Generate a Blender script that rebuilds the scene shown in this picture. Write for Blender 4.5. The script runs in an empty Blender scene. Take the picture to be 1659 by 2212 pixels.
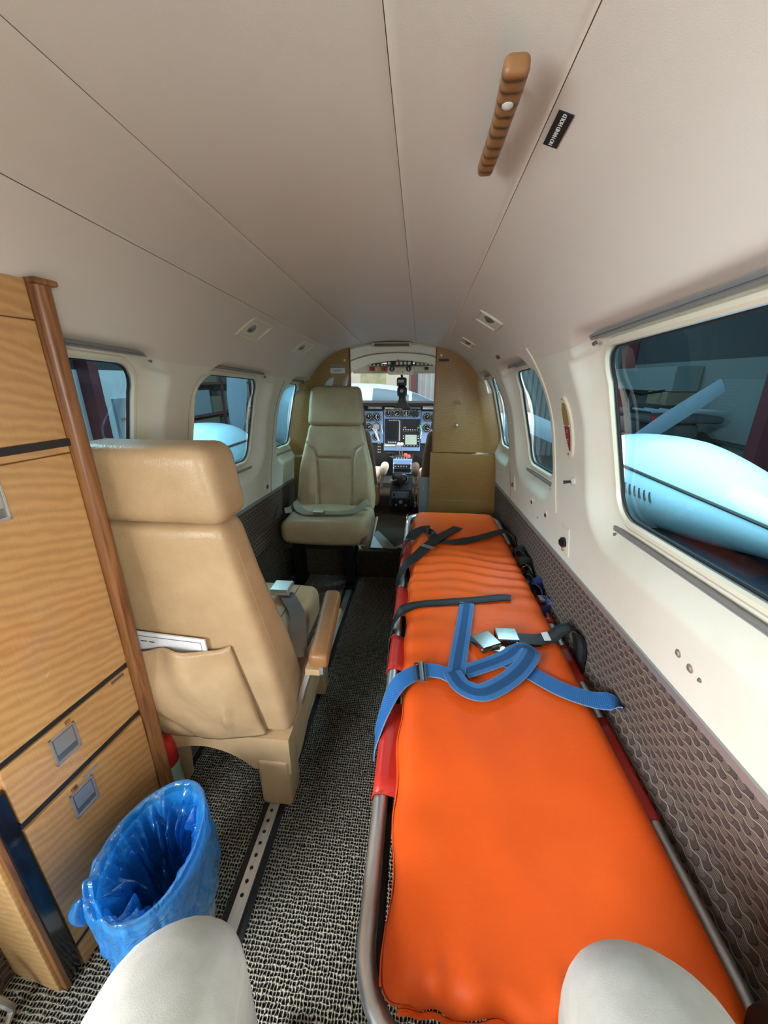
import bpy, bmesh, math, random
from mathutils import Vector, Matrix, noise as mnoise
random.seed(7)
sc = bpy.context.scene
COL = sc.collection
# ------------------------------------------------------------------ camera
YAW, PITCH = math.radians(5.359), math.radians(19.115)
EYE = Vector((0.17, 0.0, 1.12))
cam = bpy.data.cameras.new('camera'); camo = bpy.data.objects.new('camera', cam); COL.objects.link(camo)
cam.sensor_fit = 'VERTICAL'; cam.sensor_height = 36.0; cam.sensor_width = 27.0
cam.lens = 831.0 / 2212.0 * 36.0; cam.clip_start = 0.02; cam.clip_end = 200
_l = Vector((-math.sin(YAW)*math.cos(PITCH), math.cos(YAW)*math.cos(PITCH), -math.sin(PITCH)))
_r = Vector((math.cos(YAW), math.sin(YAW), 0)); _u = _r.cross(_l)
camo.matrix_world = Matrix(((_r.x,_u.x,-_l.x,EYE.x),(_r.y,_u.y,-_l.y,EYE.y),(_r.z,_u.z,-_l.z,EYE.z),(0,0,0,1)))
sc.camera = camo
# ------------------------------------------------------------------ world, lights, exposure
sc.view_settings.view_transform = 'Standard'; sc.view_settings.look = 'None'
sc.view_settings.gamma = 1.0; sc.view_settings.use_curve_mapping = False
sc.view_settings.exposure = 0.07
sc.cycles.max_bounces = 6; sc.cycles.diffuse_bounces = 3; sc.cycles.glossy_bounces = 3; sc.cycles.transmission_bounces = 4; sc.cycles.transparent_max_bounces = 8
sc.cycles.caustics_reflective = False; sc.cycles.caustics_refractive = False; sc.cycles.adaptive_threshold = 0.05
W = bpy.data.worlds.new('daylight'); sc.world = W; W.use_nodes = True
_bg = W.node_tree.nodes['Background']; _bg.inputs[0].default_value = (0.72, 0.86, 1.0, 1); _bg.inputs[1].default_value = 0.9
def area(name, loc, target, size, power, color=(1,1,1)):
    l = bpy.data.lights.new(name, 'AREA'); l.shape = 'RECTANGLE'; l.size, l.size_y = size; l.energy = power; l.color = color
    o = bpy.data.objects.new(name, l); COL.objects.link(o); o.location = loc
    o.rotation_euler = (Vector(target)-Vector(loc)).to_track_quat('-Z', 'Y').to_euler()
    return o
# daylight through the open airstair door behind the camera on the left, the hangar's front roof lamp, and added fill lights
area('door_daylight', (-0.92,-0.58,1.06), (0.30,0.34,0.06), (0.95,0.62), 36.0, (0.88,0.95,1.0)).data.spread = math.radians(122)
area('rear_fill_light', (1.12,-0.72,1.22), (-0.35,0.40,0.62), (0.8,0.6), 80.0, (1.0,0.95,0.88))  # unseen fill added at rear right to lift ceiling, seat and cabinet
area('hangar_lamp_front', (0.0,7.6,3.4), (0.0,8.4,0), (7,3), 330, (0.92,0.97,1.0))
area('nacelle_fill_right', (1.42,2.3,1.95), (1.75,2.35,0.4), (0.8,1.8), 170, (0.95,0.98,1.0))  # added lamp, out of view just above the right nacelle to brighten it
area('nacelle_fill_left', (-1.42,2.7,1.95), (-1.75,2.8,0.4), (0.8,1.8), 105, (0.95,0.98,1.0))  # matching added fill over the left nacelle
area('cockpit_fill_left', (-2.6,2.0,2.0), (0.05,3.35,0.8), (1.0,1.0), 150, (1.0,0.97,0.93))  # unseen flood added to light the cockpit through its side pane
area('cockpit_fill_right', (2.6,2.0,2.0), (-0.05,3.35,0.8), (1.0,1.0), 150, (1.0,0.97,0.93))  # mirrored added flood for the cockpit
area('left_wall_fill', (-4.1,6.0,3.1), (-5.0,6.0,0.6), (0.8,2.5), 70, (0.95,0.98,1.0))  # added lamp out of sight, brightens the left hangar wall

# ------------------------------------------------------------------ materials
MT = {}
def _in(b, n): return b.inputs[n]
def lk(nt, a, b): nt.links.new(a, b)
def M(name, col, rough=0.5, metal=0.0, spec=0.5, fn=None, coat=0.0, sheen=0.0):
    m = bpy.data.materials.new(name); m.use_nodes = True; nt = m.node_tree; b = nt.nodes['Principled BSDF']
    b.inputs['Base Color'].default_value = (*col, 1); b.inputs['Roughness'].default_value = rough
    b.inputs['Metallic'].default_value = metal; b.inputs['Specular IOR Level'].default_value = spec
    b.inputs['Coat Weight'].default_value = coat; b.inputs['Sheen Weight'].default_value = sheen
    if fn: fn(nt, b)
    MT[name] = m; return m
def nd(nt, t, **kw):
    n = nt.nodes.new(t)
    for k, v in kw.items(): setattr(n, k, v)
    return n
def coord(nt, scale=(1,1,1), rot=(0,0,0)):
    t = nd(nt, 'ShaderNodeTexCoord'); mp = nd(nt, 'ShaderNodeMapping')
    mp.inputs['Scale'].default_value = scale; mp.inputs['Rotation'].default_value = rot
    lk(nt, t.outputs['Object'], mp.inputs['Vector']); return mp.outputs['Vector']
def noi(nt, vec, scale, detail=3.0, rough=0.5, dist=0.0):
    n = nd(nt, 'ShaderNodeTexNoise'); n.inputs['Scale'].default_value = scale; n.inputs['Detail'].default_value = detail
    n.inputs['Roughness'].default_value = rough; n.inputs['Distortion'].default_value = dist
    lk(nt, vec, n.inputs['Vector']); return n.outputs['Fac']
def mth(nt, op, a, b=None, c=None):
    n = nd(nt, 'ShaderNodeMath', operation=op)
    for i, v in enumerate((a, b, c)):
        if v is None: continue
        if isinstance(v, (int, float)): n.inputs[i].default_value = v
        else: lk(nt, v, n.inputs[i])
    return n.outputs[0]
def ramp(nt, fac, stops):
    r = nd(nt, 'ShaderNodeValToRGB'); e = r.color_ramp.elements
    while len(e) < len(stops): e.new(0.5)
    for k, (p, c) in enumerate(stops):
        e[k].position = p; e[k].color = (*c, 1) if len(c) == 3 else c
    lk(nt, fac, r.inputs['Fac']); return r.outputs['Color']
def bump(nt, b, h, strength=0.3, dist=0.002):
    n = nd(nt, 'ShaderNodeBump'); n.inputs['Strength'].default_value = strength; n.inputs['Distance'].default_value = dist
    lk(nt, h, n.inputs['Height']); lk(nt, n.outputs['Normal'], b.inputs['Normal'])
def mixc(nt, fac, a, b_, blend='MIX'):
    n = nd(nt, 'ShaderNodeMix', data_type='RGBA', blend_type=blend)
    for i, v in ((0, fac), (6, a), (7, b_)):
        if isinstance(v, (int, float)): n.inputs[i].default_value = v
        elif isinstance(v, tuple): n.inputs[i].default_value = (*v, 1)
        else: lk(nt, v, n.inputs[i])
    return n.outputs[2]
def xyz(nt):
    t = nd(nt, 'ShaderNodeTexCoord'); s = nd(nt, 'ShaderNodeSeparateXYZ'); lk(nt, t.outputs['Object'], s.inputs[0]); return s.outputs

def f_leather(c1, c2, bs=0.25):
    def fn(nt, b):
        v = coord(nt); n1 = noi(nt, v, 9, 4, 0.55)
        lk(nt, ramp(nt, n1, [(0.3, c1), (0.7, c2)]), b.inputs['Base Color'])
        vo = nd(nt, 'ShaderNodeTexVoronoi'); vo.inputs['Scale'].default_value = 330; lk(nt, v, vo.inputs['Vector'])
        h = mth(nt, 'ADD', mth(nt, 'MULTIPLY', vo.outputs['Distance'], 0.5), mth(nt, 'MULTIPLY', noi(nt, v, 26, 5, 0.6, 0.6), 1.6))
        bump(nt, b, h, bs, 0.0025)
    return fn
M('tan_leather', (0.5,0.34,0.19), 0.36, fn=f_leather((0.44,0.29,0.155), (0.54,0.375,0.215)))
M('taupe_leather', (0.30,0.24,0.16), 0.40, fn=f_leather((0.42,0.30,0.17), (0.50,0.37,0.22)))
M('brown_leather', (0.33,0.155,0.05), 0.42, fn=f_leather((0.29,0.13,0.042), (0.37,0.18,0.065), 0.15))
M('seat_brown', (0.16,0.11,0.07), 0.5, fn=f_leather((0.13,0.085,0.05), (0.19,0.13,0.08), 0.15))
M('sheepskin', (0.75,0.62,0.5), 0.9, fn=lambda nt, b: bump(nt, b, noi(nt, coord(nt), 90, 3), 0.6, 0.006))
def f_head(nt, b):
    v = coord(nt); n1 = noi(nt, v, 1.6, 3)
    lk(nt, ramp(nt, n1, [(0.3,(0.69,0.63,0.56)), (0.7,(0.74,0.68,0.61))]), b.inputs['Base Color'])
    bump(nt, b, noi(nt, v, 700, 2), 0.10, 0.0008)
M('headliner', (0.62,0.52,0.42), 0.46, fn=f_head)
def f_cream(nt, b):
    v = coord(nt); n1 = noi(nt, v, 3.5, 5, 0.6); 
    lk(nt, ramp(nt, n1, [(0.28,(0.69,0.665,0.55)), (0.5,(0.75,0.735,0.635)), (0.75,(0.77,0.76,0.665))]), b.inputs['Base Color'])
    bump(nt, b, noi(nt, v, 380, 2), 0.12, 0.001)
M('cream_plastic', (0.72,0.66,0.5), 0.5, fn=f_cream)
M('cream_gloss', (0.74,0.69,0.54), 0.3)
def f_wood(c1, c2, sx, rot, rough=0.28):
    def fn(nt, b):
        v = coord(nt, rot=rot)
        w = nd(nt, 'ShaderNodeTexWave', wave_type='BANDS', bands_direction='Z'); w.inputs['Scale'].default_value = sx
        w.inputs['Distortion'].default_value = 5.0; w.inputs['Detail'].default_value = 2.0; w.inputs['Detail Scale'].default_value = 1.6; w.inputs['Detail Roughness'].default_value = 0.6
        mp = nd(nt, 'ShaderNodeMapping'); mp.inputs['Scale'].default_value = (1, 0.45, 1); lk(nt, v, mp.inputs['Vector']); lk(nt, mp.outputs[0], w.inputs['Vector'])
        n1 = noi(nt, v, 4, 4, 0.6); n2 = noi(nt, coord(nt, (160, 160, 5)), 3, 2)
        f = mth(nt, 'ADD', mth(nt, 'MULTIPLY', w.outputs['Fac'], 0.30), mth(nt, 'ADD', mth(nt, 'MULTIPLY', n1, 0.70), mth(nt, 'MULTIPLY', n2, 0.25)))
        lk(nt, ramp(nt, f, [(0.3, c1), (0.95, c2)]), b.inputs['Base Color'])
    return fn
M('figured_wood', (0.45,0.22,0.07), 0.3, fn=f_wood((0.36,0.18,0.062), (0.56,0.32,0.13), 17, (0.25,0,0)), coat=0.5)
M('light_wood', (0.6,0.36,0.15), 0.35, fn=f_wood((0.52,0.29,0.105), (0.72,0.45,0.20), 18, (0.1,0.2,0)), coat=0.3)
M('bulkhead_wood', (0.33,0.165,0.05), 0.36, fn=f_wood((0.30,0.15,0.04), (0.44,0.235,0.072), 22, (0,0.15,0)), coat=0.35)
def f_oak(along, sc_=1.0):
    def fn(nt, b):
        s = [55*sc_]*3; s['xyz'.index(along)] = 4*sc_
        v = coord(nt, tuple(s)); n1 = noi(nt, v, 1.0, 4, 0.65, 0.8)
        lk(nt, ramp(nt, n1, [(0.32,(0.10,0.035,0.012)), (0.5,(0.235,0.095,0.032)), (0.7,(0.33,0.15,0.055))]), b.inputs['Base Color'])
        bump(nt, b, n1, 0.2, 0.001)
    return fn
M('oak_vertical', (0.23,0.09,0.03), 0.38, fn=f_oak('z'))
def f_zebra(nt, b):
    v = coord(nt)
    w = nd(nt, 'ShaderNodeTexWave', wave_type='BANDS', bands_direction='Y'); w.inputs['Scale'].default_value = 19; w.inputs['Distortion'].default_value = 3.6; w.inputs['Detail'].default_value = 1.5; w.inputs['Detail Scale'].default_value = 0.7
    lk(nt, v, w.inputs['Vector'])
    n2 = noi(nt, coord(nt,(60,60,60)), 2, 3)
    f = mth(nt, 'ADD', w.outputs['Fac'], mth(nt, 'MULTIPLY', n2, 0.3))
    lk(nt, ramp(nt, f, [(0.12,(0.07,0.026,0.010)), (0.42,(0.235,0.105,0.035)), (0.9,(0.30,0.14,0.05))]), b.inputs['Base Color'])
M('zebra_wood', (0.2,0.09,0.03), 0.42, fn=f_zebra)
def f_carpet(nt, b):
    X, Y, Z = xyz(nt); v = coord(nt)
    wob = noi(nt, v, 70, 2); wob2 = noi(nt, coord(nt,(1,1.3,1)), 58, 2)
    a = mth(nt, 'SINE', mth(nt, 'ADD', mth(nt, 'MULTIPLY', X, 2*math.pi/0.0070), mth(nt, 'MULTIPLY', wob, 9.0)))
    c = mth(nt, 'SINE', mth(nt, 'ADD', mth(nt, 'MULTIPLY', Y, 2*math.pi/0.0080), mth(nt, 'MULTIPLY', wob2, 9.0)))
    p = mth(nt, 'SUBTRACT', mth(nt, 'ADD', mth(nt, 'MAXIMUM', a, mth(nt, 'MULTIPLY', c, 0.8)), mth(nt, 'MULTIPLY', mth(nt, 'ADD', a, c), 0.3)), 0.28)
    p = mth(nt, 'ADD', p, mth(nt, 'MULTIPLY', mth(nt, 'SUBTRACT', noi(nt, v, 260, 2), 0.5), 1.2))
    n3 = noi(nt, v, 9, 2)
    colr = ramp(nt, mth(nt, 'ADD', mth(nt, 'MULTIPLY', p, 0.5), 0.5), [(0.24,(0.012,0.010,0.012)), (0.42,(0.08,0.068,0.054)), (0.70,(0.46,0.43,0.34))])
    lk(nt, mixc(nt, mth(nt,'MULTIPLY',n3,0.25), colr, (0.05,0.04,0.032)), b.inputs['Base Color'])
    bump(nt, b, p, 0.9, 0.004)
M('carpet', (0.12,0.1,0.08), 0.95, spec=0.1, fn=f_carpet)
def f_carpet2(nt, b):
    v = coord(nt); n = noi(nt, v, 170, 3)
    lk(nt, ramp(nt, n, [(0.35,(0.028,0.02,0.015)), (0.65,(0.11,0.085,0.06))]), b.inputs['Base Color']); bump(nt, b, n, 0.8, 0.005)
M('dark_carpet', (0.07,0.055,0.04), 0.95, spec=0.1, fn=f_carpet2)
def f_wave(nt, b):
    X, Y, Z = xyz(nt)
    pu, pv = 0.0165, 0.029
    u0 = mth(nt, 'DIVIDE', mth(nt, 'ADD', Z, mth(nt, 'MULTIPLY', Y, 0.043)), pu); v0 = mth(nt, 'DIVIDE', Y, pv)
    wav = mth(nt, 'MULTIPLY', mth(nt, 'SINE', mth(nt, 'MULTIPLY', v0, 2*math.pi)), 0.13)
    u = mth(nt, 'ADD', u0, wav)
    fu = mth(nt, 'FRACT', u); row = mth(nt, 'FLOOR', u)
    line = mth(nt, 'ABSOLUTE', mth(nt, 'SUBTRACT', fu, 0.5))      # 0.5 at the cord
    # scale arcs: v shifted by column
    vv = mth(nt, 'ADD', mth(nt, 'ADD', v0, mth(nt, 'MULTIPLY', mth(nt, 'MODULO', row, 2.0), 0.5)), mth(nt, 'MULTIPLY', mth(nt, 'MULTIPLY', line, line), -1.3))
    fv = mth(nt, 'FRACT', vv)
    hatch = mth(nt, 'SINE', mth(nt, 'MULTIPLY', u, 2*math.pi*6))
    inh = mth(nt, 'MULTIPLY', mth(nt, 'GREATER_THAN', fv, 0.5), mth(nt, 'GREATER_THAN', hatch, 0.25))
    cord_ = mth(nt, 'GREATER_THAN', line, 0.452)
    arc = mth(nt, 'LESS_THAN', fv, 0.09)
    n = noi(nt, coord(nt), 500, 2)
    base = mixc(nt, n, (0.055,0.040,0.037), (0.10,0.074,0.067))
    c1 = mixc(nt, mth(nt,'MULTIPLY',inh,0.75), base, (0.25,0.20,0.155))
    c2 = mixc(nt, mth(nt,'MULTIPLY',arc,0.7), c1, (0.035,0.024,0.022))
    c3 = mixc(nt, cord_, c2, (0.34,0.27,0.205))
    lk(nt, c3, b.inputs['Base Color'])
    h = mth(nt, 'ADD', mth(nt, 'MULTIPLY', cord_, 0.6), mth(nt, 'SUBTRACT', fv, arc))
    bump(nt, b, h, 0.5, 0.003)
M('wave_fabric', (0.1,0.08,0.07), 0.85, spec=0.15, fn=f_wave)
def f_orange(nt, b):
    v = coord(nt)
    lk(nt, ramp(nt, noi(nt, v, 5, 3), [(0.3,(0.86,0.105,0.011)), (0.7,(0.94,0.13,0.015))]), b.inputs['Base Color'])
    h = mth(nt, 'ADD', mth(nt, 'MULTIPLY', noi(nt, v, 900, 1), 0.35), noi(nt, coord(nt,(3,12,1)), 2.5, 3, 0.5, 0.8))
    bump(nt, b, h, 0.22, 0.004)
M('orange_vinyl', (0.8,0.14,0.02), 0.45, spec=0.25, fn=f_orange)
M('red_vinyl', (0.62,0.035,0.022), 0.38, fn=lambda nt, b: bump(nt, b, noi(nt, coord(nt), 30, 3), 0.12, 0.002))
def f_alu(nt, b):
    v = coord(nt, (1,0.15,1)); n = noi(nt, v, 90, 4)
    r = nd(nt, 'ShaderNodeMapRange'); r.inputs[3].default_value = 0.34; r.inputs[4].default_value = 0.58; lk(nt, n, r.inputs[0]); lk(nt, r.outputs[0], b.inputs['Roughness'])
    lk(nt, ramp(nt, n, [(0.3,(0.60,0.62,0.64)), (0.7,(0.80,0.81,0.82))]), b.inputs['Base Color'])
M('aluminium', (0.6,0.6,0.6), 0.32, 1.0, fn=f_alu)
M('chrome', (0.50,0.48,0.45), 0.22, 1.0)
M('nickel', (0.62,0.60,0.55), 0.42, 0.85)
M('bright_metal', (0.72,0.71,0.68), 0.35, 0.35)
M('grey_metal', (0.30,0.31,0.32), 0.4, 0.9)
M('rail_grey', (0.36,0.37,0.37), 0.42, 0.6)
M('black_plastic', (0.015,0.015,0.017), 0.4)
M('black_gloss', (0.008,0.008,0.01), 0.12)
M('black_rubber', (0.012,0.012,0.013), 0.7)
M('black_metal', (0.012,0.011,0.011), 0.35, 0.3)
def f_web(c1, c2, c3, axis_cols):
    def fn(nt, b):
        t = nd(nt, 'ShaderNodeUVMap'); s = nd(nt, 'ShaderNodeSeparateXYZ'); lk(nt, t.outputs[0], s.inputs[0])
        u = s.outputs[0]; v = s.outputs[1]
        st = ramp(nt, u, [(0.0, c2), (0.26, c2), (0.30, c1), (0.70, c1), (0.74, c2), (1.0, c2)]) if axis_cols else None
        wv = mth(nt, 'SINE', mth(nt, 'MULTIPLY', v, 1500.0))
        e = mth(nt, 'ABSOLUTE', mth(nt, 'SUBTRACT', u, 0.5))
        base = st if st is not None else mixc(nt, noi(nt, coord(nt), 25, 2), c1, c2)
        lk(nt, mixc(nt, mth(nt, 'MULTIPLY', mth(nt, 'GREATER_THAN', e, 0.475), 0.6), base, c3), b.inputs['Base Color'])
        bump(nt, b, wv, 0.25, 0.0008)
    return fn
M('blue_web', (0.03,0.15,0.42), 0.6, fn=f_web((0.012,0.075,0.21), (0.035,0.17,0.44), (0.25,0.35,0.45), True))
M('blue_web_plain', (0.03,0.15,0.42), 0.55, fn=f_web((0.024,0.15,0.44), (0.038,0.19,0.53), (0.25,0.38,0.5), False))
M('navy_web', (0.012,0.02,0.10), 0.45, fn=f_web((0.01,0.018,0.09), (0.018,0.03,0.14), (0.03,0.05,0.2), False))
M('black_web', (0.015,0.017,0.018), 0.5, fn=f_web((0.008,0.009,0.0095), (0.013,0.014,0.015), (0.018,0.018,0.018), False))
M('black_web_stripe', (0.015,0.017,0.018), 0.5, fn=f_web((0.028,0.03,0.034), (0.007,0.008,0.009), (0.012,0.012,0.013), True))
M('tan_web', (0.25,0.2,0.13), 0.6, fn=f_web((0.23,0.19,0.12), (0.28,0.23,0.15), (0.2,0.16,0.1), False))
M('brown_web', (0.10,0.07,0.055), 0.6, fn=f_web((0.12,0.09,0.075), (0.14,0.105,0.085), (0.1,0.07,0.06), False))
M('white_paper', (0.80,0.81,0.84), 0.6)
M('white_paint', (0.78,0.79,0.80), 0.35)
M('print_dark', (0.04,0.04,0.05), 0.6)
M('print_white', (0.75,0.75,0.72), 0.6)
M('label_green', (0.35,0.62,0.48), 0.5)
M('red_gloss', (0.5,0.015,0.015), 0.25)
M('red_label', (0.24,0.012,0.03), 0.4)
def f_trouser(nt, b):
    v = coord(nt)
    lk(nt, ramp(nt, noi(nt, v, 40, 3), [(0.3,(0.35,0.325,0.285)), (0.7,(0.41,0.385,0.34))]), b.inputs['Base Color'])
    bump(nt, b, mth(nt, 'ADD', noi(nt, coord(nt,(1,1,0.5)), 900, 2), mth(nt,'MULTIPLY',noi(nt, v, 12, 2),0.8)), 0.14, 0.0014)
M('khaki_cloth', (0.55,0.5,0.43), 0.85, spec=0.2, fn=f_trouser, sheen=0.2)
M('shoe_leather', (0.03,0.02,0.015), 0.45)
def f_bag(nt, b):
    nt.nodes.remove(b); out = nt.nodes['Material Output']
    v = coord(nt); r1 = mth(nt, 'ABSOLUTE', mth(nt, 'SUBTRACT', noi(nt, v, 14, 3, 0.55, 1.0), 0.5)); h = mth(nt, 'ADD', mth(nt, 'MULTIPLY', r1, 2.2), mth(nt, 'MULTIPLY', noi(nt, v, 60, 3, 0.6, 1.0), 0.25))
    bn = nd(nt, 'ShaderNodeBump'); bn.inputs['Strength'].default_value = 0.55; bn.inputs['Distance'].default_value = 0.012; lk(nt, h, bn.inputs['Height'])
    d = nd(nt, 'ShaderNodeBsdfDiffuse'); d.inputs[0].default_value = (0.05,0.42,0.95,1); lk(nt, bn.outputs[0], d.inputs['Normal'])
    t = nd(nt, 'ShaderNodeBsdfTranslucent'); t.inputs[0].default_value = (0.05,0.45,1.0,1); lk(nt, bn.outputs[0], t.inputs['Normal'])
    tr = nd(nt, 'ShaderNodeBsdfTransparent'); tr.inputs[0].default_value = (0.22,0.66,1.0,1)
    g = nd(nt, 'ShaderNodeBsdfGlossy'); g.inputs['Roughness'].default_value = 0.09; g.inputs[0].default_value = (0.95,0.98,1,1); lk(nt, bn.outputs[0], g.inputs['Normal'])
    lw = nd(nt, 'ShaderNodeLayerWeight'); lw.inputs[0].default_value = 0.5; lk(nt, bn.outputs[0], lw.inputs['Normal'])
    fr = nd(nt, 'ShaderNodeMath', operation='MULTIPLY_ADD'); lk(nt, mth(nt, 'POWER', lw.outputs['Facing'], 4.0), fr.inputs[0]); fr.inputs[1].default_value = 0.6; fr.inputs[2].default_value = 0.13
    def mx(f, a, c):
        n = nd(nt, 'ShaderNodeMixShader')
        if isinstance(f, float): n.inputs[0].default_value = f
        else: lk(nt, f, n.inputs[0])
        lk(nt, a.outputs[0], n.inputs[1]); lk(nt, c.outputs[0], n.inputs[2]); return n
    s = mx(0.45, d, t); s = mx(0.45, s, tr); s = mx(fr.outputs[0], s, g)
    lk(nt, s.outputs[0], out.inputs['Surface'])
M('blue_film', (0,0.2,0.8), fn=f_bag)
def f_glass(tint, rough=0.0, ior=1.45):
    def fn(nt, b):
        nt.nodes.remove(b); out = nt.nodes['Material Output']
        tr = nd(nt, 'ShaderNodeBsdfTransparent'); tr.inputs[0].default_value = (*tint, 1)
        g = nd(nt, 'ShaderNodeBsdfGlossy'); g.inputs['Roughness'].default_value = rough
        lw = nd(nt, 'ShaderNodeLayerWeight'); lw.inputs[0].default_value = 0.5
        fac = mth(nt, 'ADD', mth(nt, 'MULTIPLY', mth(nt, 'POWER', lw.outputs['Facing'], 5.0), 0.75), 0.035)
        mx = nd(nt, 'ShaderNodeMixShader'); lk(nt, fac, mx.inputs[0]); lk(nt, tr.outputs[0], mx.inputs[1]); lk(nt, g.outputs[0], mx.inputs[2]); lk(nt, mx.outputs[0], out.inputs['Surface'])
    return fn
M('tinted_glass', (0.3,0.4,0.45), fn=f_glass((0.20,0.40,0.49), 0.02))
M('clear_glass', (1,1,1), fn=f_glass((0.93,0.97,0.98)))
M('clear_plastic', (1,1,1), fn=f_glass((0.85,0.88,0.88), 0.05))
def f_pulse(nt, b):
    lk(nt, ramp(nt, noi(nt, coord(nt), 6, 4), [(0.3,(0.15,0.27,0.47)), (0.7,(0.19,0.32,0.54))]), b.inputs['Base Color'])
M('panel_blue', (0.12,0.175,0.28), 0.45, fn=f_pulse)
M('panel_trim', (0.34,0.37,0.41), 0.4, 0.2)
M('dial_black', (0.012,0.013,0.015), 0.35)
M('screen_dark', (0.014,0.02,0.023), 0.15)
M('screen_pale', (0.36,0.46,0.41), 0.2)
M('ivory', (0.72,0.70,0.52), 0.4)
M('knob_red', (0.75,0.10,0.07), 0.4)
M('switch_red', (0.45,0.02,0.02), 0.35)
M('green_tag', (0.12,0.55,0.22), 0.5)
M('yellow_lens', (0.45,0.40,0.13), 0.35)
M('amber_plastic', (0.30,0.19,0.05), 0.3)
M('grey_cloth', (0.30,0.28,0.25), 0.85)
M('grey_panel', (0.30,0.35,0.39), 0.45)
# ------------------------------------------------------------------ mesh helpers
def cr(pts, n):
    """Catmull-Rom through points (tuples of any length), n steps per span"""
    P = [Vector(p) for p in pts]; out = []
    for i in range(len(P)-1):
        p0, p1, p2, p3 = P[max(i-1,0)], P[i], P[i+1], P[min(i+2,len(P)-1)]
        for k in range(n):
            t = k/n
            out.append(0.5*((2*p1)+(p2-p0)*t+(2*p0-5*p1+4*p2-p3)*t*t+(3*p1-p0-3*p2+p3)*t**3))
    out.append(P[-1]); return out
class MB:
    def __init__(s): s.v = []; s.f = []; s.uv = None
    def add(s, vs, fs):
        o = len(s.v); s.v += [Vector(p) for p in vs]; s.f += [tuple(o+i for i in f) for f in fs]; return s
    def box(s, lo, hi, b=0.0):
        return s.rbox(lo, hi, b) if b > 0 else s.add([(x,y,z) for z in (lo[2],hi[2]) for y in (lo[1],hi[1]) for x in (lo[0],hi[0])],
            [(0,2,3,1),(4,5,7,6),(0,1,5,4),(2,6,7,3),(0,4,6,2),(1,3,7,5)])
    def rbox(s, lo, hi, b, seg=2):
        bm = bmesh.new(); bmesh.ops.create_cube(bm, size=1.0)
        for v in bm.verts: v.co = Vector([(lo[i]+hi[i])/2+v.co[i]*(hi[i]-lo[i]) for i in range(3)])
        b = min(b, *[0.49*abs(hi[i]-lo[i]) for i in range(3)])
        bmesh.ops.bevel(bm, geom=bm.edges[:], offset=b, segments=seg, affect='EDGES', profile=0.5)
        return s.bm(bm)
    def bm(s, bm):
        bm.verts.index_update(); s.add([v.co.copy() for v in bm.verts], [[v.index for v in f.verts] for f in bm.faces]); bm.free(); return s
    def soft(s, lo, hi, r, n=(8,8,8), fn=None):
        """rounded soft box"""
        lo, hi = Vector(lo), Vector(hi); idx = {}; vs = []; fs = []
        inner_lo = Vector([lo[i]+min(r,(hi[i]-lo[i])/2) for i in range(3)]); inner_hi = Vector([hi[i]-min(r,(hi[i]-lo[i])/2) for i in range(3)])
        def vid(i, j, k):
            key = (i,j,k)
            if key not in idx:
                t = (i/n[0], j/n[1], k/n[2]); p = []
                for a in range(3):
                    L = hi[a]-lo[a]; rr = min(r/L, 0.49) if L > 0 else 0
                    # cluster samples at the rounded borders
                    m = n[a]; q = (i,j,k)[a]
                    nb = max(2, min(3, m//3))
                    if q <= nb: x = rr*q/nb
                    elif q >= m-nb: x = 1-rr*(m-q)/nb
                    else: x = rr+(1-2*rr)*(q-nb)/(m-2*nb)
                    p.append(lo[a]+x*L)
                p = Vector(p); c = Vector([min(max(p[a],inner_lo[a]),inner_hi[a]) for a in range(3)])
                d = p-c
                if d.length > 1e-9:
                    d2 = Vector([d[a]/r for a in range(3)]); mxx = max(abs(d2[a]) for a in range(3))
                    p = c+d2.normalized()*r*mxx
                idx[key] = len(vs); vs.append(fn(p) if fn else p)
            return idx[key]
        for (a, b_, c_) in ((0,1,2),(1,2,0),(2,0,1)):
            for side in (0, 1):
                for i in range(n[a]):
                    for j in range(n[b_]):
                        q = []
                        for (di, dj) in ((0,0),(1,0),(1,1),(0,1)):
                            key = [0,0,0]; key[a] = i+di; key[b_] = j+dj; key[c_] = n[c_]*side; q.append(vid(*key))
                        fs.append(q if side else q[::-1])
        return s.add(vs, fs)
    def tube(s, pts, r, seg=10, cap=True, closed=False):
        P = [Vector(p) for p in pts]; n = len(P); rs = r if isinstance(r, (list, tuple)) else [r]*n
        o = len(s.v); up = Vector((0,0,1)); prev = None
        for i in range(n):
            t = (P[(i+1) % n]-P[i-1]) if closed else (P[min(i+1,n-1)]-P[max(i-1,0)])
            t = t.normalized() if t.length > 1e-9 else Vector((0,1,0))
            if prev is None:
                a = t.cross(up); a = a if a.length > 0.05 else t.cross(Vector((1,0,0))); a.normalize()
            else:
                a = prev-t*prev.dot(t); a.normalize()
            prev = a; b = t.cross(a)
            for k in range(seg):
                th = 2*math.pi*k/seg; s.v.append(P[i]+(a*math.cos(th)+b*math.sin(th))*rs[i])
        m = n if closed else n-1
        for i in range(m):
            for k in range(seg):
                i2 = (i+1) % n; s.f.append((o+i*seg+k, o+i*seg+(k+1)%seg, o+i2*seg+(k+1)%seg, o+i2*seg+k))
        if cap and not closed:
            s.f.append(tuple(o+k for k in range(seg))[::-1]); s.f.append(tuple(o+(n-1)*seg+k for k in range(seg)))
        return s
    def cyl(s, a, b, r, seg=16, r2=None): return s.tube([a, b], [r, r if r2 is None else r2], seg)
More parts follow.
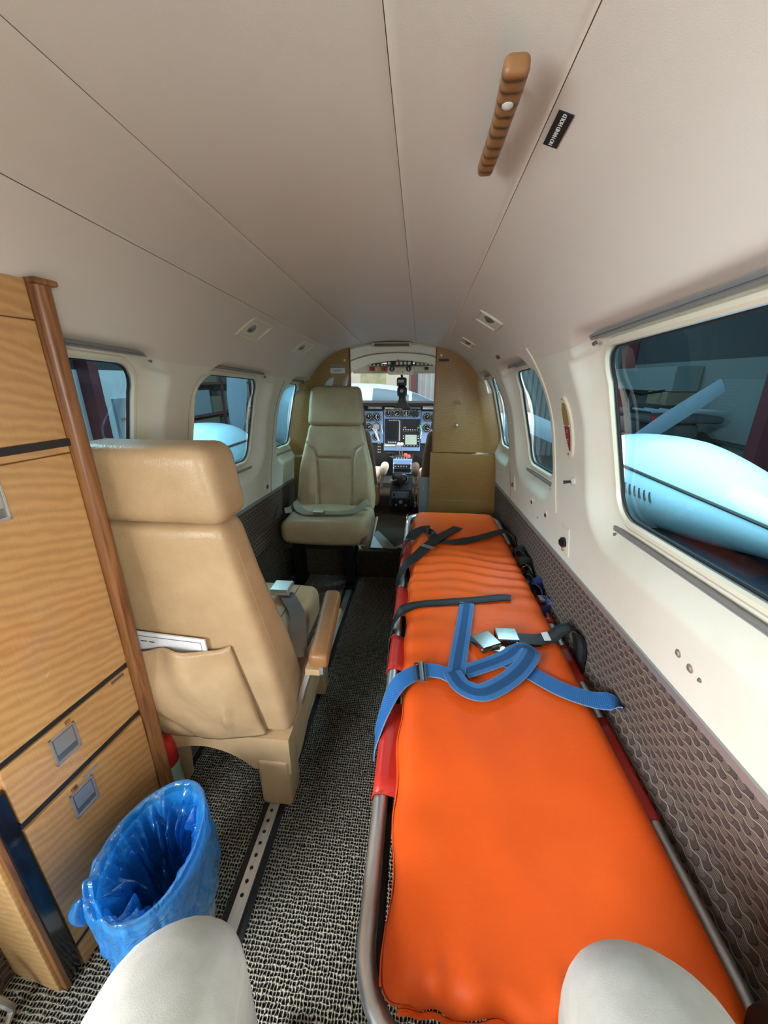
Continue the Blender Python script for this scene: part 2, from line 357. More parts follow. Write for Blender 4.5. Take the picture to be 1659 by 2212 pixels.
    def lathe(s, prof, c=(0,0,0), seg=32, axis='Z', fn=None):
        """prof: list of (radius, height)"""
        o = len(s.v); c = Vector(c)
        for (r, h) in prof:
            for k in range(seg):
                t = 2*math.pi*k/seg; p = {'Z': (r*math.cos(t), r*math.sin(t), h), 'Y': (r*math.cos(t), h, r*math.sin(t)), 'X': (h, r*math.cos(t), r*math.sin(t))}[axis]
                p = c+Vector(p); s.v.append(fn(p, t, r, h) if fn else p)
        for i in range(len(prof)-1):
            for k in range(seg): s.f.append((o+i*seg+k, o+i*seg+(k+1)%seg, o+(i+1)*seg+(k+1)%seg, o+(i+1)*seg+k))
        return s
    def prism(s, poly, h, axis='Z', base=0.0):
        """extrude a 2D polygon; axis is the extrusion axis; poly in the other two axes (order xyz)"""
        def mk(p, t): return {'Z': (p[0],p[1],t), 'Y': (p[0],t,p[1]), 'X': (t,p[0],p[1])}[axis]
        n = len(poly); return s.add([mk(p, base) for p in poly]+[mk(p, base+h) for p in poly],
            [tuple(range(n))[::-1], tuple(range(n,2*n))]+[(i,(i+1)%n,n+(i+1)%n,n+i) for i in range(n)])
    def grid(s, fn, nu, nv, flip=False, skip=None):
        o = len(s.v)
        for i in range(nu+1):
            for j in range(nv+1): s.v.append(Vector(fn(i/nu, j/nv)))
        for i in range(nu):
            for j in range(nv):
                if skip and skip((i+0.5)/nu, (j+0.5)/nv): continue
                q = (o+i*(nv+1)+j, o+(i+1)*(nv+1)+j, o+(i+1)*(nv+1)+j+1, o+i*(nv+1)+j+1); s.f.append(q[::-1] if flip else q)
        return s
    def ribbon(s, pts, width, thick=0.0018, n=8):
        """pts: list of (x,y,z, wx,wy,wz) centre and width direction; a flat webbing band with uv across/along"""
        C = cr([p[:3] for p in pts], n); D = cr([p[3:6] for p in pts], n); o = len(s.v); L = 0.0; uvs = []
        s.uv = s.uv or {}
        for i, (c, d) in enumerate(zip(C, D)):
            t = (C[min(i+1,len(C)-1)]-C[max(i-1,0)]).normalized(); d = (d-t*d.dot(t)); d.normalize(); nn = t.cross(d)
            if i: L += (C[i]-C[i-1]).length
            for (a, b_) in ((-0.5,-1),(-0.25,-1),(0,-1),(0.25,-1),(0.5,-1),(0.5,1),(0.25,1),(0,1),(-0.25,1),(-0.5,1)):
                s.uv[len(s.v)] = (a+0.5, L); s.v.append(c+d*a*width+nn*b_*thick*0.5)
        m = 10
        for i in range(len(C)-1):
            for k in range(m): s.f.append((o+i*m+k, o+i*m+(k+1)%m, o+(i+1)*m+(k+1)%m, o+(i+1)*m+k))
        s.f.append(tuple(o+k for k in range(m))[::-1]); e = o+(len(C)-1)*m; s.f.append(tuple(e+k for k in range(m))); return s
    def build(s, name, mat, parent=None, smooth=True, angle=35, sub=0):
        org = Vector(WLOC.get(parent.name, (0,0,0))) if parent else Vector((0,0,0))
        me = bpy.data.meshes.new(name); me.from_pydata([p-org for p in s.v], [], s.f)
        me.materials.append(MT[mat] if isinstance(mat, str) else mat)
        if s.uv:
            ul = me.uv_layers.new(name='UVMap')
            for lp in me.loops: ul.data[lp.index].uv = s.uv.get(lp.vertex_index, (0,0))
        bm = bmesh.new(); bm.from_mesh(me); bmesh.ops.recalc_face_normals(bm, faces=bm.faces[:]); bm.to_mesh(me); bm.free()
        if smooth:
            me.polygons.foreach_set('use_smooth', [True]*len(me.polygons)); me.set_sharp_from_angle(angle=math.radians(angle))
            wn = len(me.polygons) < 700
        o = bpy.data.objects.new(name, me); COL.objects.link(o)
        if parent: o.parent = parent
        WLOC[o.name] = tuple(org)
        if smooth and wn:
            w_ = o.modifiers.new('weighted', 'WEIGHTED_NORMAL'); w_.keep_sharp = True
        if sub:
            md = o.modifiers.new('sub', 'SUBSURF'); md.levels = sub; md.render_levels = sub
        return o
WLOC = {}
def tag(o, label=None, cat=None, group=None, kind=None):
    if label: o['label'] = label
    if cat: o['category'] = cat
    if group: o['group'] = group
    if kind: o['kind'] = kind
    return o
def T(name, label, cat, loc=(0,0,0), group=None, kind=None):
    o = bpy.data.objects.new(name, None); COL.objects.link(o); o.location = loc; o.empty_display_size = 0.05
    WLOC[o.name] = tuple(loc); return tag(o, label, cat, group, kind)
def S(name, loc=(0,0,0), label=None): return T(name, label, None, loc, None, 'structure')
def sstep(a, b, x):
    t = min(max((x-a)/(b-a), 0.0), 1.0); return t*t*(3-2*t)
def lerp(a, b, t): return a+(b-a)*t
def interp(x, xs, ys):
    if x <= xs[0]: return ys[0]
    for i in range(len(xs)-1):
        if x <= xs[i+1]: return ys[i]+(ys[i+1]-ys[i])*(x-xs[i])/(xs[i+1]-xs[i])
    return ys[-1]
def N3(p, f=1.0): return mnoise.noise(Vector(p)*f)
def text(name, body, size, loc, xdir, ydir, mat, parent, ext=0.0003, align='CENTER'):
    cu = bpy.data.curves.new(name, 'FONT'); cu.body = body; cu.size = size; cu.extrude = ext; cu.align_x = align; cu.align_y = 'CENTER'
    cu.materials.append(MT[mat]); o = bpy.data.objects.new(name, cu); COL.objects.link(o)
    X = Vector(xdir).normalized(); Y = Vector(ydir).normalized(); Z = X.cross(Y)
    org = Vector(WLOC.get(parent.name, (0,0,0))); p = Vector(loc)-org
    me = bpy.data.meshes.new_from_object(o); bpy.data.objects.remove(o); me.name = name; o = bpy.data.objects.new(name, me); COL.objects.link(o)
    o.parent = parent; o.matrix_local = Matrix(((X.x,Y.x,Z.x,p.x),(X.y,Y.y,Z.y,p.y),(X.z,Y.z,Z.z,p.z),(0,0,0,1))); WLOC[o.name] = tuple(org); return o

# ------------------------------------------------------------------ cabin shell
PX = [0,.10,.19,.25,.331,.412,.483,.537,.578,.605,.622,.632,.640,.645,.645,.645]
PZ = [1.322,1.318,1.308,1.295,1.268,1.220,1.145,1.058,.955,.82,.70,.64,.57,.50,.40,.30]
_pp = cr(list(zip(PX, PZ, [0]*len(PX))), 6)
SS = [0.0]
for i in range(1, len(_pp)): SS.append(SS[-1]+math.hypot(_pp[i].x-_pp[i-1].x, _pp[i].y-_pp[i-1].y))
_sx = [p.x for p in _pp]; _sz = [p.y for p in _pp]
KS = 0.043
def shell(y, s, off=0.0):
    a = abs(s); sg = 1.0 if s >= 0 else -1.0
    x = interp(a, SS, _sx); z = interp(a, SS, _sz)
    if off:
        e = 0.012; tx = interp(a+e, SS, _sx)-interp(max(a-e,0), SS, _sx); tz = interp(a+e, SS, _sz)-interp(max(a-e,0), SS, _sz)
        m = math.hypot(tx, tz) or 1; x += -tz/m*off; z += tx/m*off
    return Vector((sg*x, y, z-KS*(y-2.4)))
def snorm(y, s):
    p = shell(y, s, 0); q = shell(y, s, 0.01); return (q-p).normalized()   # outward
Y0, Y1 = -1.05, 2.41
# side windows: y0,y1 (fore-aft), s0,s1 (along the section), corner radius
WINR = [(-0.92,-0.32,0.592,0.975,0.075), (0.33,0.945,0.592,0.975,0.075), (1.385,1.755,0.592,0.975,0.075), (2.05,2.365,0.592,0.965,0.07)]
WINL = [(0.56,1.005,0.618,0.985,0.075), (1.30,1.80,0.622,0.998,0.08), (2.12,2.40,0.625,0.985,0.07)]
def rr_sd(y, s, w, grow=0.0):
    y0, y1, s0, s1, r = w; cx, cy = (y0+y1)/2, (s0+s1)/2; r = r+grow*0.6
    qx = abs(y-cx)-((y1-y0)/2+grow)+r; qy = abs(s-cy)-((s1-s0)/2+grow)+r
    return math.hypot(max(qx,0), max(qy,0))+min(max(qx,qy),0)-r
RDEP = 0.045
def recess(y, s, wins):
    o = 0.0
    for w in wins:
        d = rr_sd(y, s, w, 0.02); top = s < w[2]
        wid = 0.068 if not top else 0.045
        t = min(max(d/wid, 0), 1); o = max(o, RDEP*(1-lerp(t, sstep(0, 1, t), 0.3)))
    return o
def wall_mesh(side, s_a, s_b, wins, nu, nv, ya, yb):
    sg = 1 if side == 'R' else -1
    def fn(u, v):
        y = lerp(ya, yb, u); s = lerp(s_a, s_b, v); return shell(y, sg*s, recess(y, s, wins))
    def skip(u, v):
        y = lerp(ya, yb, u); s = lerp(s_a, s_b, v); return any(rr_sd(y, s, w) < 0 for w in wins)
    return MB().grid(fn, nu, nv, skip=skip)
SEAM_L, SEAM_L2, SEAM_C, SEAM_R = -0.178, -0.339, 0.130, 0.291
STRIP = 1.205
wl = wall_mesh('L', 0.585, STRIP, WINL, 330, 82, -0.02, Y1).build('wall_left', 'cream_plastic', angle=60); tag(wl, 'cream left cabin sidewall with three window recesses', kind='structure')
wr = wall_mesh('R', 0.565, STRIP, WINR, 420, 84, Y0, Y1).build('wall_right', 'cream_plastic', angle=60); tag(wr, 'cream right cabin sidewall with three window recesses', kind='structure')
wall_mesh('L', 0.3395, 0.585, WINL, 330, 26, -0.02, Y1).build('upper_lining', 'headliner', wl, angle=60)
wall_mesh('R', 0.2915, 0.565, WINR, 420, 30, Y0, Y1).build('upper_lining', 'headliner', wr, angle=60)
ceil = S('ceiling', (0,0,1.3), 'beige padded headliner in lengthwise panels')
def ceil_panel(sa, sb, lab):
    g = 0.0004; n = 14
    def fn(u, v):
        s = lerp(sa+g, sb-g, v); y = lerp(Y0, Y1, u)
        e = min(v, 1-v)*abs(sb-sa); o = 0.0016*(1-sstep(0, 0.006, e))-0.0006
        return shell(y, s, o)
    return MB().grid(fn, 60, 30).build('ceiling_panel', 'headliner', ceil, angle=60)
for a, b in ((SEAM_L2,SEAM_L),(SEAM_L,SEAM_C),(SEAM_C,SEAM_R)): ceil_panel(a, b, None)
MB().grid(lambda u, v: shell(lerp(Y0,Y1,u), lerp(-0.35,0.30,v), 0.004), 8, 20).build('backing', 'seat_brown', ceil)
# floor and lower fabric walls
fl = S('floor', (0,0,0), 'brown looped carpet cabin floor')
MB().box((-0.66,Y0,-0.03),(0.66,2.03,0.0)).build('carpet', 'carpet', fl, smooth=False)
def low_wall(side):
    sg = 1 if side == 'R' else -1; ya, yb = (Y0 if side == 'R' else -0.02), 2.41
    prof = [(0.6465,0),(0.6465,-0.06),(0.652,-0.13),(0.655,-0.19),(0.640,-0.225),(0.632,-0.26),(0.628,-0.36),(0.60,-0.50),(0.60,-0.62)]
    def fn(u, v):
        y = lerp(ya, yb, u); t = v*(len(prof)-1); i = min(int(t), len(prof)-2); f = t-i
        x = lerp(prof[i][0], prof[i+1][0], f); h = lerp(prof[i][1], prof[i+1][1], f)
        zt = shell(y, STRIP).z; z = max(zt+h, -0.01)
        x += 0.004*N3((y*3, h*6, sg))*(1 if v > 0.1 else 0)
        return (sg*x, y, z)
    return MB().grid(fn, 140, 32).build('fabric_panel', 'wave_fabric', wl if side == 'L' else wr, angle=60)
low_wall('R'); low_wall('L')
for i, (side, sg) in enumerate((('L',-1),('R',1))):
    ya = -0.02 if side == 'L' else Y0
    pts = [shell(lerp(ya, 2.40, k/30), sg*STRIP, -0.002) for k in range(31)]
    m = MB()
    for k in range(30):
        a, b = pts[k], pts[k+1]; h = 0.007
        m.add([(a.x-sg*0.004,a.y,a.z-h),(b.x-sg*0.004,b.y,b.z-h),(b.x-sg*0.004,b.y,b.z+h),(a.x-sg*0.004,a.y,a.z+h),(a.x+sg*0.003,a.y,a.z-h),(b.x+sg*0.003,b.y,b.z-h),(b.x+sg*0.003,b.y,b.z+h),(a.x+sg*0.003,a.y,a.z+h)],
              [(0,1,2,3),(4,7,6,5),(0,4,5,1),(3,2,6,7)])
    o = m.build('trim_%d' % (i+1), 'rail_grey'); tag(o, 'thin grey metal strip below the %s sidewall panel' % ('left' if side == 'L' else 'right'), kind='structure')
# rear closure of the cabin behind the camera
MB().box((-0.66,Y0-0.03,0),(0.66,Y0,1.5)).build('wall_rear', 'cream_plastic', smooth=False); tag(bpy.data.objects['wall_rear'], 'cream rear cabin wall behind the camera', kind='structure')
# windows
def window(n, side, w, lab, rails, glass='tinted_glass'):
    sg = 1 if side == 'R' else -1; y0, y1, s0, s1, r = w
    root = S('window_%d' % n, shell((y0+y1)/2, sg*s1, RDEP), lab)
    def ring(off, inset, k=12):
        P = []
        for (cx, cy, a0) in ((y1-r,s1-r,0),(y0+r,s1-r,90),(y0+r,s0+r,180),(y1-r,s0+r,270)):
            for i in range(k+1):
                t = math.radians(a0+90*i/k); P.append(shell(cx+(r-inset)*math.cos(t), sg*(cy+(r-inset)*math.sin(t)), off))
        # refine straight runs so the ring follows the curved section
        Q = []
        for i in range(len(P)):
            a, b = P[i], P[(i+1)%len(P)]; L = (b-a).length; m = max(1, int(L/0.02))
            for j in range(m): Q.append(a.lerp(b, j/m))
        return Q
    MB().tube(ring(RDEP-0.001, -0.006), 0.0095, 8, closed=True).build('frame', 'cream_gloss', root)
    MB().tube(ring(RDEP+0.005, 0.006), 0.0034, 6, closed=True).build('gasket', 'black_rubber', root)
    MB().tube(ring(RDEP+0.000, 0.0015), 0.0026, 6, closed=True).build('bead', 'rail_grey', root)
    MB().grid(lambda u, v: shell(lerp(y0-0.004,y1+0.004,u), sg*lerp(s0-0.004,s1+0.004,v), RDEP+0.012), 10, 16).build('pane', glass, root)
    for (s_, ya, yb, off, rad) in rails:
        m = MB()
        for dz in (-0.0042, 0.0042):
            P = [shell(lerp(ya,yb,k/14), sg*(s_+dz*0.75), off) for k in range(15)]; m.tube(P, rad*0.62, 6)
        m.build('blind_rail', 'rail_grey', root)
        for yy in (ya+0.012, yb-0.012):
            c = shell(yy, sg*(s_+0.013), off-0.003); nn = snorm(yy, sg*s_)
            MB().cyl(c+nn*0.004, c-nn*0.004, 0.004, 10).build('screw', 'grey_metal', root)
window(1, 'R', WINR[1], 'large tinted right window nearest the camera with rounded corners', [(0.562,0.2,0.92,0.026,0.0055),(1.002,0.2,0.93,0.031,0.0055)])
window(2, 'R', WINR[2], 'middle tinted right window beyond the red placard pillar', [(0.565,1.37,1.79,0.027,0.005),(1.004,1.39,1.80,0.03,0.005)])
window(3, 'R', WINR[3], 'narrow far right tinted window beside the wooden partition', [(0.57,2.06,2.36,0.024,0.004)])
window(7, 'R', WINR[0], 'unseen clear window added behind the camera for the fill light', [], 'clear_glass')  # added window, lets the rear fill light into the cabin
window(4, 'L', WINL[0], 'left tinted window behind the near tan seat headrest', [(0.583,0.55,1.02,0.022,0.006)])
window(5, 'L', WINL[1], 'middle left tinted window showing the propeller blade', [(0.590,1.28,1.80,0.026,0.005),(1.03,1.35,1.83,0.028,0.005)])
window(6, 'L', WINL[2], 'narrow far left tinted window beside the wooden partition', [(0.60,2.12,2.40,0.024,0.004),(1.02,2.12,2.40,0.025,0.005)])
# ------------------------------------------------------------------ cabinet
cab = T('galley_cabinet', 'tall figured-wood cabinet with black trim and flush latches at far left', 'cabinet', (-0.44,0.62,0))
FX, CY0, CY1 = -0.44, 0.345, 0.62
def cab_top(x): return shell(0.50, x and -interp(abs(x), _sx[:60], SS[:60])).z-0.012
poly = [(-0.575,0.0),(FX-0.012,0.0),(FX-0.012,1.235),(-0.475,1.205),(-0.505,1.145),(-0.535,1.06),(-0.56,0.95),(-0.572,0.80),(-0.575,0.62)]
MB().prism(poly, CY1-CY0, 'Y', CY0).build('carcass', 'light_wood', cab, smooth=False)
def slab(name, z0, z1, mat='figured_wood', y0=CY0+0.03, y1=CY1-0.002, x0=FX-0.012, x1=FX, parent=cab, b=0.0015):
    return MB().box((x0,y0,z0),(x1,y1,z1), b).build(name, mat, parent, smooth=False)
slab('top_panel', 1.208, 1.265); slab('upper_panel', 1.022, 1.2065)
slab('ledge', 0.9985, 1.010)
d1 = slab('door', 0.548, 0.9965)
d2 = slab('drawer', 0.418, 0.534)
d3 = slab('drawer', 0.072, 0.400)
slab('kick_panel', 0.0, 0.060)
for z in (1.016, 0.541, 0.409, 0.066):
    MB().box((FX-0.012,CY0+0.02,z-0.006),(FX-0.004 if z < 1 else FX+0.004,CY1,z+0.006)).build('black_trim', 'black_plastic', cab, smooth=False)
def latch(parent, y, z):
    fr = MB(); w, h, t = 0.023, 0.030, 0.004
    for (a0,a1,b0,b1) in ((-w,w,h-0.004,h),(-w,w,-h,-h+0.006),(-w,-w+0.004,-h,h),(w-0.004,w,-h,h)):
        fr.box((FX,y+a0,z+b0),(FX+t,y+a1,z+b1), 0.0008)
    f = fr.build('latch', 'nickel', parent)
    MB().box((FX-0.001,y-w+0.004,z-h+0.006),(FX+0.0012,y+w-0.004,z+h-0.004)).build('latch_recess', 'grey_metal', f, smooth=False)
    MB().add([(FX+0.0035,y-w+0.006,z+h-0.006),(FX+0.0035,y+w-0.006,z+h-0.006),(FX+0.0025,y+w-0.006,z-0.010),(FX+0.0025,y-w+0.006,z-0.010),
              (FX+0.001,y-w+0.006,z+h-0.006),(FX+0.001,y+w-0.006,z+h-0.006),(FX+0.001,y+w-0.006,z-0.010),(FX+0.001,y-w+0.006,z-0.010)],
             [(0,1,2,3),(0,4,5,1),(3,2,6,7),(1,5,6,2),(0,3,7,4)]).build('latch_paddle', 'nickel', f, smooth=False)
    return f
latch(d1, 0.478, 0.945); latch(d2, 0.468, 0.490); latch(d3, 0.468, 0.352)
MB().box((FX,0.476,0.389),(FX+0.003,0.505,0.394)).build('strike_plate', 'nickel', d3, smooth=False)
MB().box((FX,0.452,0.385),(FX+0.002,0.463,0.392)).build('strike_plate', 'oak_vertical', d3, smooth=False)
MB().box((FX,0.478,0.523),(FX+0.002,0.487,0.530)).build('strike_plate', 'oak_vertical', d2, smooth=False)
MB().box((FX,0.575,0.526),(FX+0.0015,0.604,0.5325)).build('tape_tab', 'brown_web', d2, smooth=False)
P = [(FX+0.006,0.470,0.978),(FX+0.010,0.478,0.985),(FX+0.009,0.488,0.990)]
MB().tube(cr(P,4), 0.006, 8).build('hook', 'black_plastic', cab)
# front post, corner strip and rear panel
pst = MB(); pr = [(FX-0.010,CY1-0.001),(FX+0.006,CY1-0.001),(FX+0.015,CY1+0.006),(FX+0.016,CY1+0.020),(FX+0.008,CY1+0.030),(FX-0.010,CY1+0.032)]
pst.prism(pr, 1.262, 'Z', 0.0); pst.build('corner_post', 'oak_vertical', cab, angle=50)
MB().rbox((FX-0.012,CY1-0.003,1.258),(FX+0.019,CY1+0.036,1.268), 0.004).build('post_cap', 'oak_vertical', cab)
MB().rbox((FX-0.012,CY0+0.002,0.02),(FX+0.003,CY0+0.026,0.50), 0.002).build('corner_strip', 'black_gloss', cab)
MB().rbox((FX-0.012,CY0-0.006,0.0),(FX+0.001,CY0+0.003,0.512), 0.002).build('edge_moulding', 'oak_vertical', cab)
MB().box((-0.590,CY0-0.012,0.0),(FX-0.012,CY0,0.60), 0.002).build('rear_panel', 'light_wood', cab, smooth=False)
cab.rotation_euler = (0,0,math.radians(-7.6))
# bent door-cable hook by the cabinet foot
hk = MB().tube(cr([(-0.575,0.285,0.14),(-0.555,0.292,0.10),(-0.545,0.30,0.05),(-0.553,0.305,0.012),(-0.535,0.27,0.010),(-0.50,0.25,0.010)],8), 0.006, 8).build('door_hook', 'nickel')
tag(hk, 'bent pale metal rod on the carpet at the bottom left corner', 'rod')

# ------------------------------------------------------------------ near seat (seen from behind)
CX = -0.375
def hw_near(z): return interp(z, [0.0,0.24,0.36,0.5,0.68,0.84,1.0], [0.235,0.237,0.228,0.21,0.178,0.155,0.138])
def ylean(z): return interp(z, [0.2,0.84,1.0], [0.028,-0.022,-0.031])
seat1 = T('cabin_seat', 'tan leather cabin seat seen from behind beside the wooden cabinet', 'seat', (CX,0.95,0))
def f_back1(p):
    z = p.z; f = hw_near(z)/0.235; x = CX+(p.x-CX)*f
    y = p.y+ylean(z)
    if p.y > 0.74: y += interp(z, [0.24,0.45,0.7,0.84], [0.075,0.05,0.015,0.0])
    b = 0.008*(1-((p.x-CX)/0.235)**2)
    if p.y < 0.72: y -= b*sstep(0.25,0.5,z)
    return Vector((x, y+0.004*N3((p.x*4,p.y*4,z*5)), z+0.003*N3((p.x*6,1,z*4))))
bk = MB().soft((CX-0.235,0.705,0.24),(CX+0.235,0.800,0.842), 0.030, (26,8,34), f_back1).build('backrest', 'tan_leather', seat1)
MB().tube([f_back1(Vector((CX+0.235*0.985,0.735+0.0*k,0.28+0.5*k/16)))+Vector((0.0015,0.0,0)) for k in range(17)], 0.0022, 6).build('piping', 'tan_leather', bk)
def f_head1(p):
    z = p.z; f = hw_near(z)/0.155; x = CX+(p.x-CX)*f; y = p.y+ylean(z)
    return Vector((x, y+0.004*N3((p.x*7,p.y*7,z*7)), z+0.004*N3((p.x*5,p.y*5,3))))
hd = MB().soft((CX-0.168,0.695,0.838),(CX+0.168,0.825,1.000), 0.034, (20,10,14), f_head1).build('headrest', 'tan_leather', seat1)
for dz in (0.0, 0.006):
    MB().tube([f_head1(Vector((lerp(CX-0.15,CX+0.135,k/24), 0.7005, 0.974-dz+0.0012*(k%2)))) + Vector((0,-0.0008,0)) for k in range(25)], 0.0011, 5).build('stitching', 'brown_leather', hd)
# map pocket
def f_pk(u, v):
    z = lerp(0.252, 0.535, v); xr = CX+lerp(0.172,0.125,v); xl = CX-lerp(0.21,0.18,v); x = lerp(xl, xr, u)
    base = 0.705+ylean(z)-0.008*(1-((x-CX)/0.235)**2)-0.003
    bulge = 1.25*(max(math.sin(math.pi*min(max(u,0),1)),0)**0.6)*(0.012+0.030*math.sin(math.pi*min(v*0.85+0.05,1)))
    fold = 0.006*N3((u*5,v*3,2.0))+0.005*abs(N3((u*9+v*4,v*2.2,5.0)))*math.sin(math.pi*min(v+0.15,1))+0.009*math.sin(u*17+v*3.0)*sstep(0.15,0.9,v)*math.sin(math.pi*u)+0.010*math.exp(-((u-0.80-0.12*v)/0.022)**2)*math.exp(-((v-0.30)/0.14)**2)-0.010*math.exp(-((u-0.55+0.35*v)/0.03)**2)*math.exp(-((v-0.22)/0.14)**2)
    zz = z+0.006*math.sin(u*13)*v*v
    return (x, base-bulge-fold, zz)
pk = MB().grid(f_pk, 60, 34).build('map_pocket', 'tan_leather', seat1); sd = pk.modifiers.new('s','SOLIDIFY'); sd.thickness = 0.003; sd.offset = 1
MB().tube([Vector(f_pk(k/40, 0.93))+Vector((0,-0.0015,0)) for k in range(1,40)], 0.0009, 5).build('stitching', 'brown_leather', pk)
MB().tube([Vector(f_pk(k/40, 1.0)) for k in range(41)], 0.0035, 6).build('hem', 'tan_leather', pk)
MB().tube([Vector(f_pk(1.0, k/30))+Vector((0.002,-0.002,0)) for k in range(31)], 0.0014, 5).build('piping', 'seat_brown', pk)
# cushion and side panels
def f_cush(p): return Vector((p.x, p.y, p.z+0.010*(1-((p.x-CX)/0.21)**2)*(1 if p.z > 0.38 else 0)+0.003*N3((p.x*6,p.y*6,p.z*4))))
cu = MB().soft((CX-0.205,0.83,0.29),(CX+0.198,1.215,0.412), 0.035, (16,18,6), f_cush).build('seat_cushion', 'tan_leather', seat1)
for xx in (CX-0.13, CX+0.13):
    MB().tube([f_cush(Vector((xx,lerp(0.87,1.19,k/14),0.4125))) for k in range(15)], 0.0018, 5).build('piping', 'seat_brown', cu)
sidep = [(0.775,0.245),(0.80,0.36),(0.86,0.335),(1.02,0.30),(1.21,0.29),(1.235,0.24),(1.20,0.185),(0.86,0.16),(0.79,0.165)]
MB().prism(sidep, 0.022, 'X', CX+0.205).build('side_panel', 'tan_leather', seat1, smooth=False)
MB().prism(sidep, 0.022, 'X', CX-0.227).build('side_panel', 'tan_leather', seat1, smooth=False)
# base: rear apron with arch, side aprons, legs
xl, xr = CX-0.232, CX+0.232
arch = [(xl,0.245),(xl,0.135),(CX-0.10,0.135)]+[(CX-0.10+0.225*t, 0.135+0.065*math.sin(math.pi*(0.16+0.84*t))**0.7) for t in [k/12 for k in range(1,12)]]+[(CX+0.13,0.135),(xr,0.125),(xr,0.245)]
MB().prism(arch, 0.05, 'Y', 0.712).build('rear_apron', 'tan_leather', seat1, smooth=False)
MB().prism([(0.76,0.245),(1.19,0.245),(1.19,0.20),(1.02,0.165),(0.90,0.15),(0.80,0.11),(0.76,0.11)], 0.018, 'X', xr-0.018).build('side_apron', 'tan_leather', seat1, smooth=False)
MB().prism([(0.76,0.245),(1.19,0.245),(1.19,0.20),(1.02,0.165),(0.90,0.15),(0.80,0.11),(0.76,0.11)], 0.018, 'X', xl).build('side_apron', 'tan_leather', seat1, smooth=False)
for (xa, xb, ya, yb) in ((xr-0.092,xr-0.006,0.706,0.80),(xl+0.035,xl+0.135,0.706,0.80),(xr-0.075,xr-0.01,1.10,1.18),(xl+0.01,xl+0.075,1.10,1.18)):
    def fleg(p, xa=xa, xb=xb, ya=ya, yb=yb):
        t = p.z/0.16; return Vector((p.x, lerp(ya+(p.y-ya)*0.75+0.004, p.y, t), p.z))
    MB().soft((xa,ya,0.004),(xb,yb,0.17), 0.012, (6,6,6), fleg).build('leg', 'tan_leather', seat1)
# armrest folded beside the cushion
arm = MB().soft((-0.118,0.80,0.405),(-0.064,1.10,0.452), 0.016, (7,14,6), lambda p: Vector((p.x-0.012*(p.y-0.95)/0.15, p.y, p.z+0.012*(p.y-0.95)/0.15))).build('armrest', 'brown_leather', seat1)
MB().box((-0.112,0.79,0.385),(-0.072,1.08,0.404), 0.003).build('arm_plate', 'tan_leather', arm)
MB().tube([(-0.100,0.815,0.398),(-0.122,0.805,0.33),(-0.135,0.80,0.28)], 0.010, 4).build('arm_bracket', 'nickel', seat1)
MB().box((-0.074,0.792,0.388),(-0.064,0.806,0.408), 0.001).build('arm_catch', 'nickel', arm)
MB().box((CX+0.2275,0.815,0.30),(CX+0.2285,0.822,0.312)).build('slot', 'black_plastic', seat1, smooth=False)
# seat belt with buckle on the cushion
belt = T('seat_belt', 'brown seat belt with steel buckle lying on the near seat cushion', 'seat belt', (-0.20,1.0,0.42))
MB().ribbon([(-0.150,0.855,0.385,1,0.2,0),(-0.160,0.90,0.432,1,0.25,0.1),(-0.185,0.97,0.447,1,0.25,-0.1),(-0.225,1.04,0.440,0.95,0.3,0),(-0.265,1.10,0.435,0.9,0.3,0)], 0.047, 0.002).build('webbing', 'brown_web', belt)
MB().rbox((-0.315,1.085,0.437),(-0.252,1.150,0.458), 0.004).build('buckle', 'nickel', belt)
MB().cyl((-0.318,1.083,0.443),(-0.248,1.083,0.443), 0.006, 10).build('buckle_bar', 'nickel', belt)
# papers in the pocket
fol = T('paper_folder', 'white printed folder sticking out of the seat back pocket', 'folder', (CX-0.03,0.68,0.35))
def fy(z): return 0.705+ylean(z)-0.018
MB().add([(CX-0.190,fy(0.34),0.34),(CX+0.070,fy(0.34),0.34),(CX+0.074,fy(0.55)-0.004,0.563),(CX-0.190,fy(0.57)-0.004,0.584),(CX-0.190,fy(0.34)+0.004,0.34),(CX+0.070,fy(0.34)+0.004,0.34),(CX+0.074,fy(0.55),0.563),(CX-0.190,fy(0.57),0.584)],
         [(0,1,2,3),(4,7,6,5),(0,4,5,1),(3,2,6,7),(1,5,6,2),(0,3,7,4)]).build('cover', 'white_paper', fol, smooth=False)
MB().tube([(CX-0.185,fy(0.56)-0.0048,0.573),(CX+0.064,fy(0.545)-0.0048,0.554),(CX+0.064,fy(0.53)-0.0044,0.52)], 0.0006, 4).build('print', 'print_dark', fol)
MB().tube([(CX-0.08,fy(0.555)-0.0042,0.5515),(CX-0.066,fy(0.555)-0.0044,0.5505)], 0.0011, 4).tube([(CX-0.06,fy(0.555)-0.0042,0.5495),(CX-0.048,fy(0.555)-0.0044,0.5485)], 0.0011, 4).build('print', 'print_dark', fol)
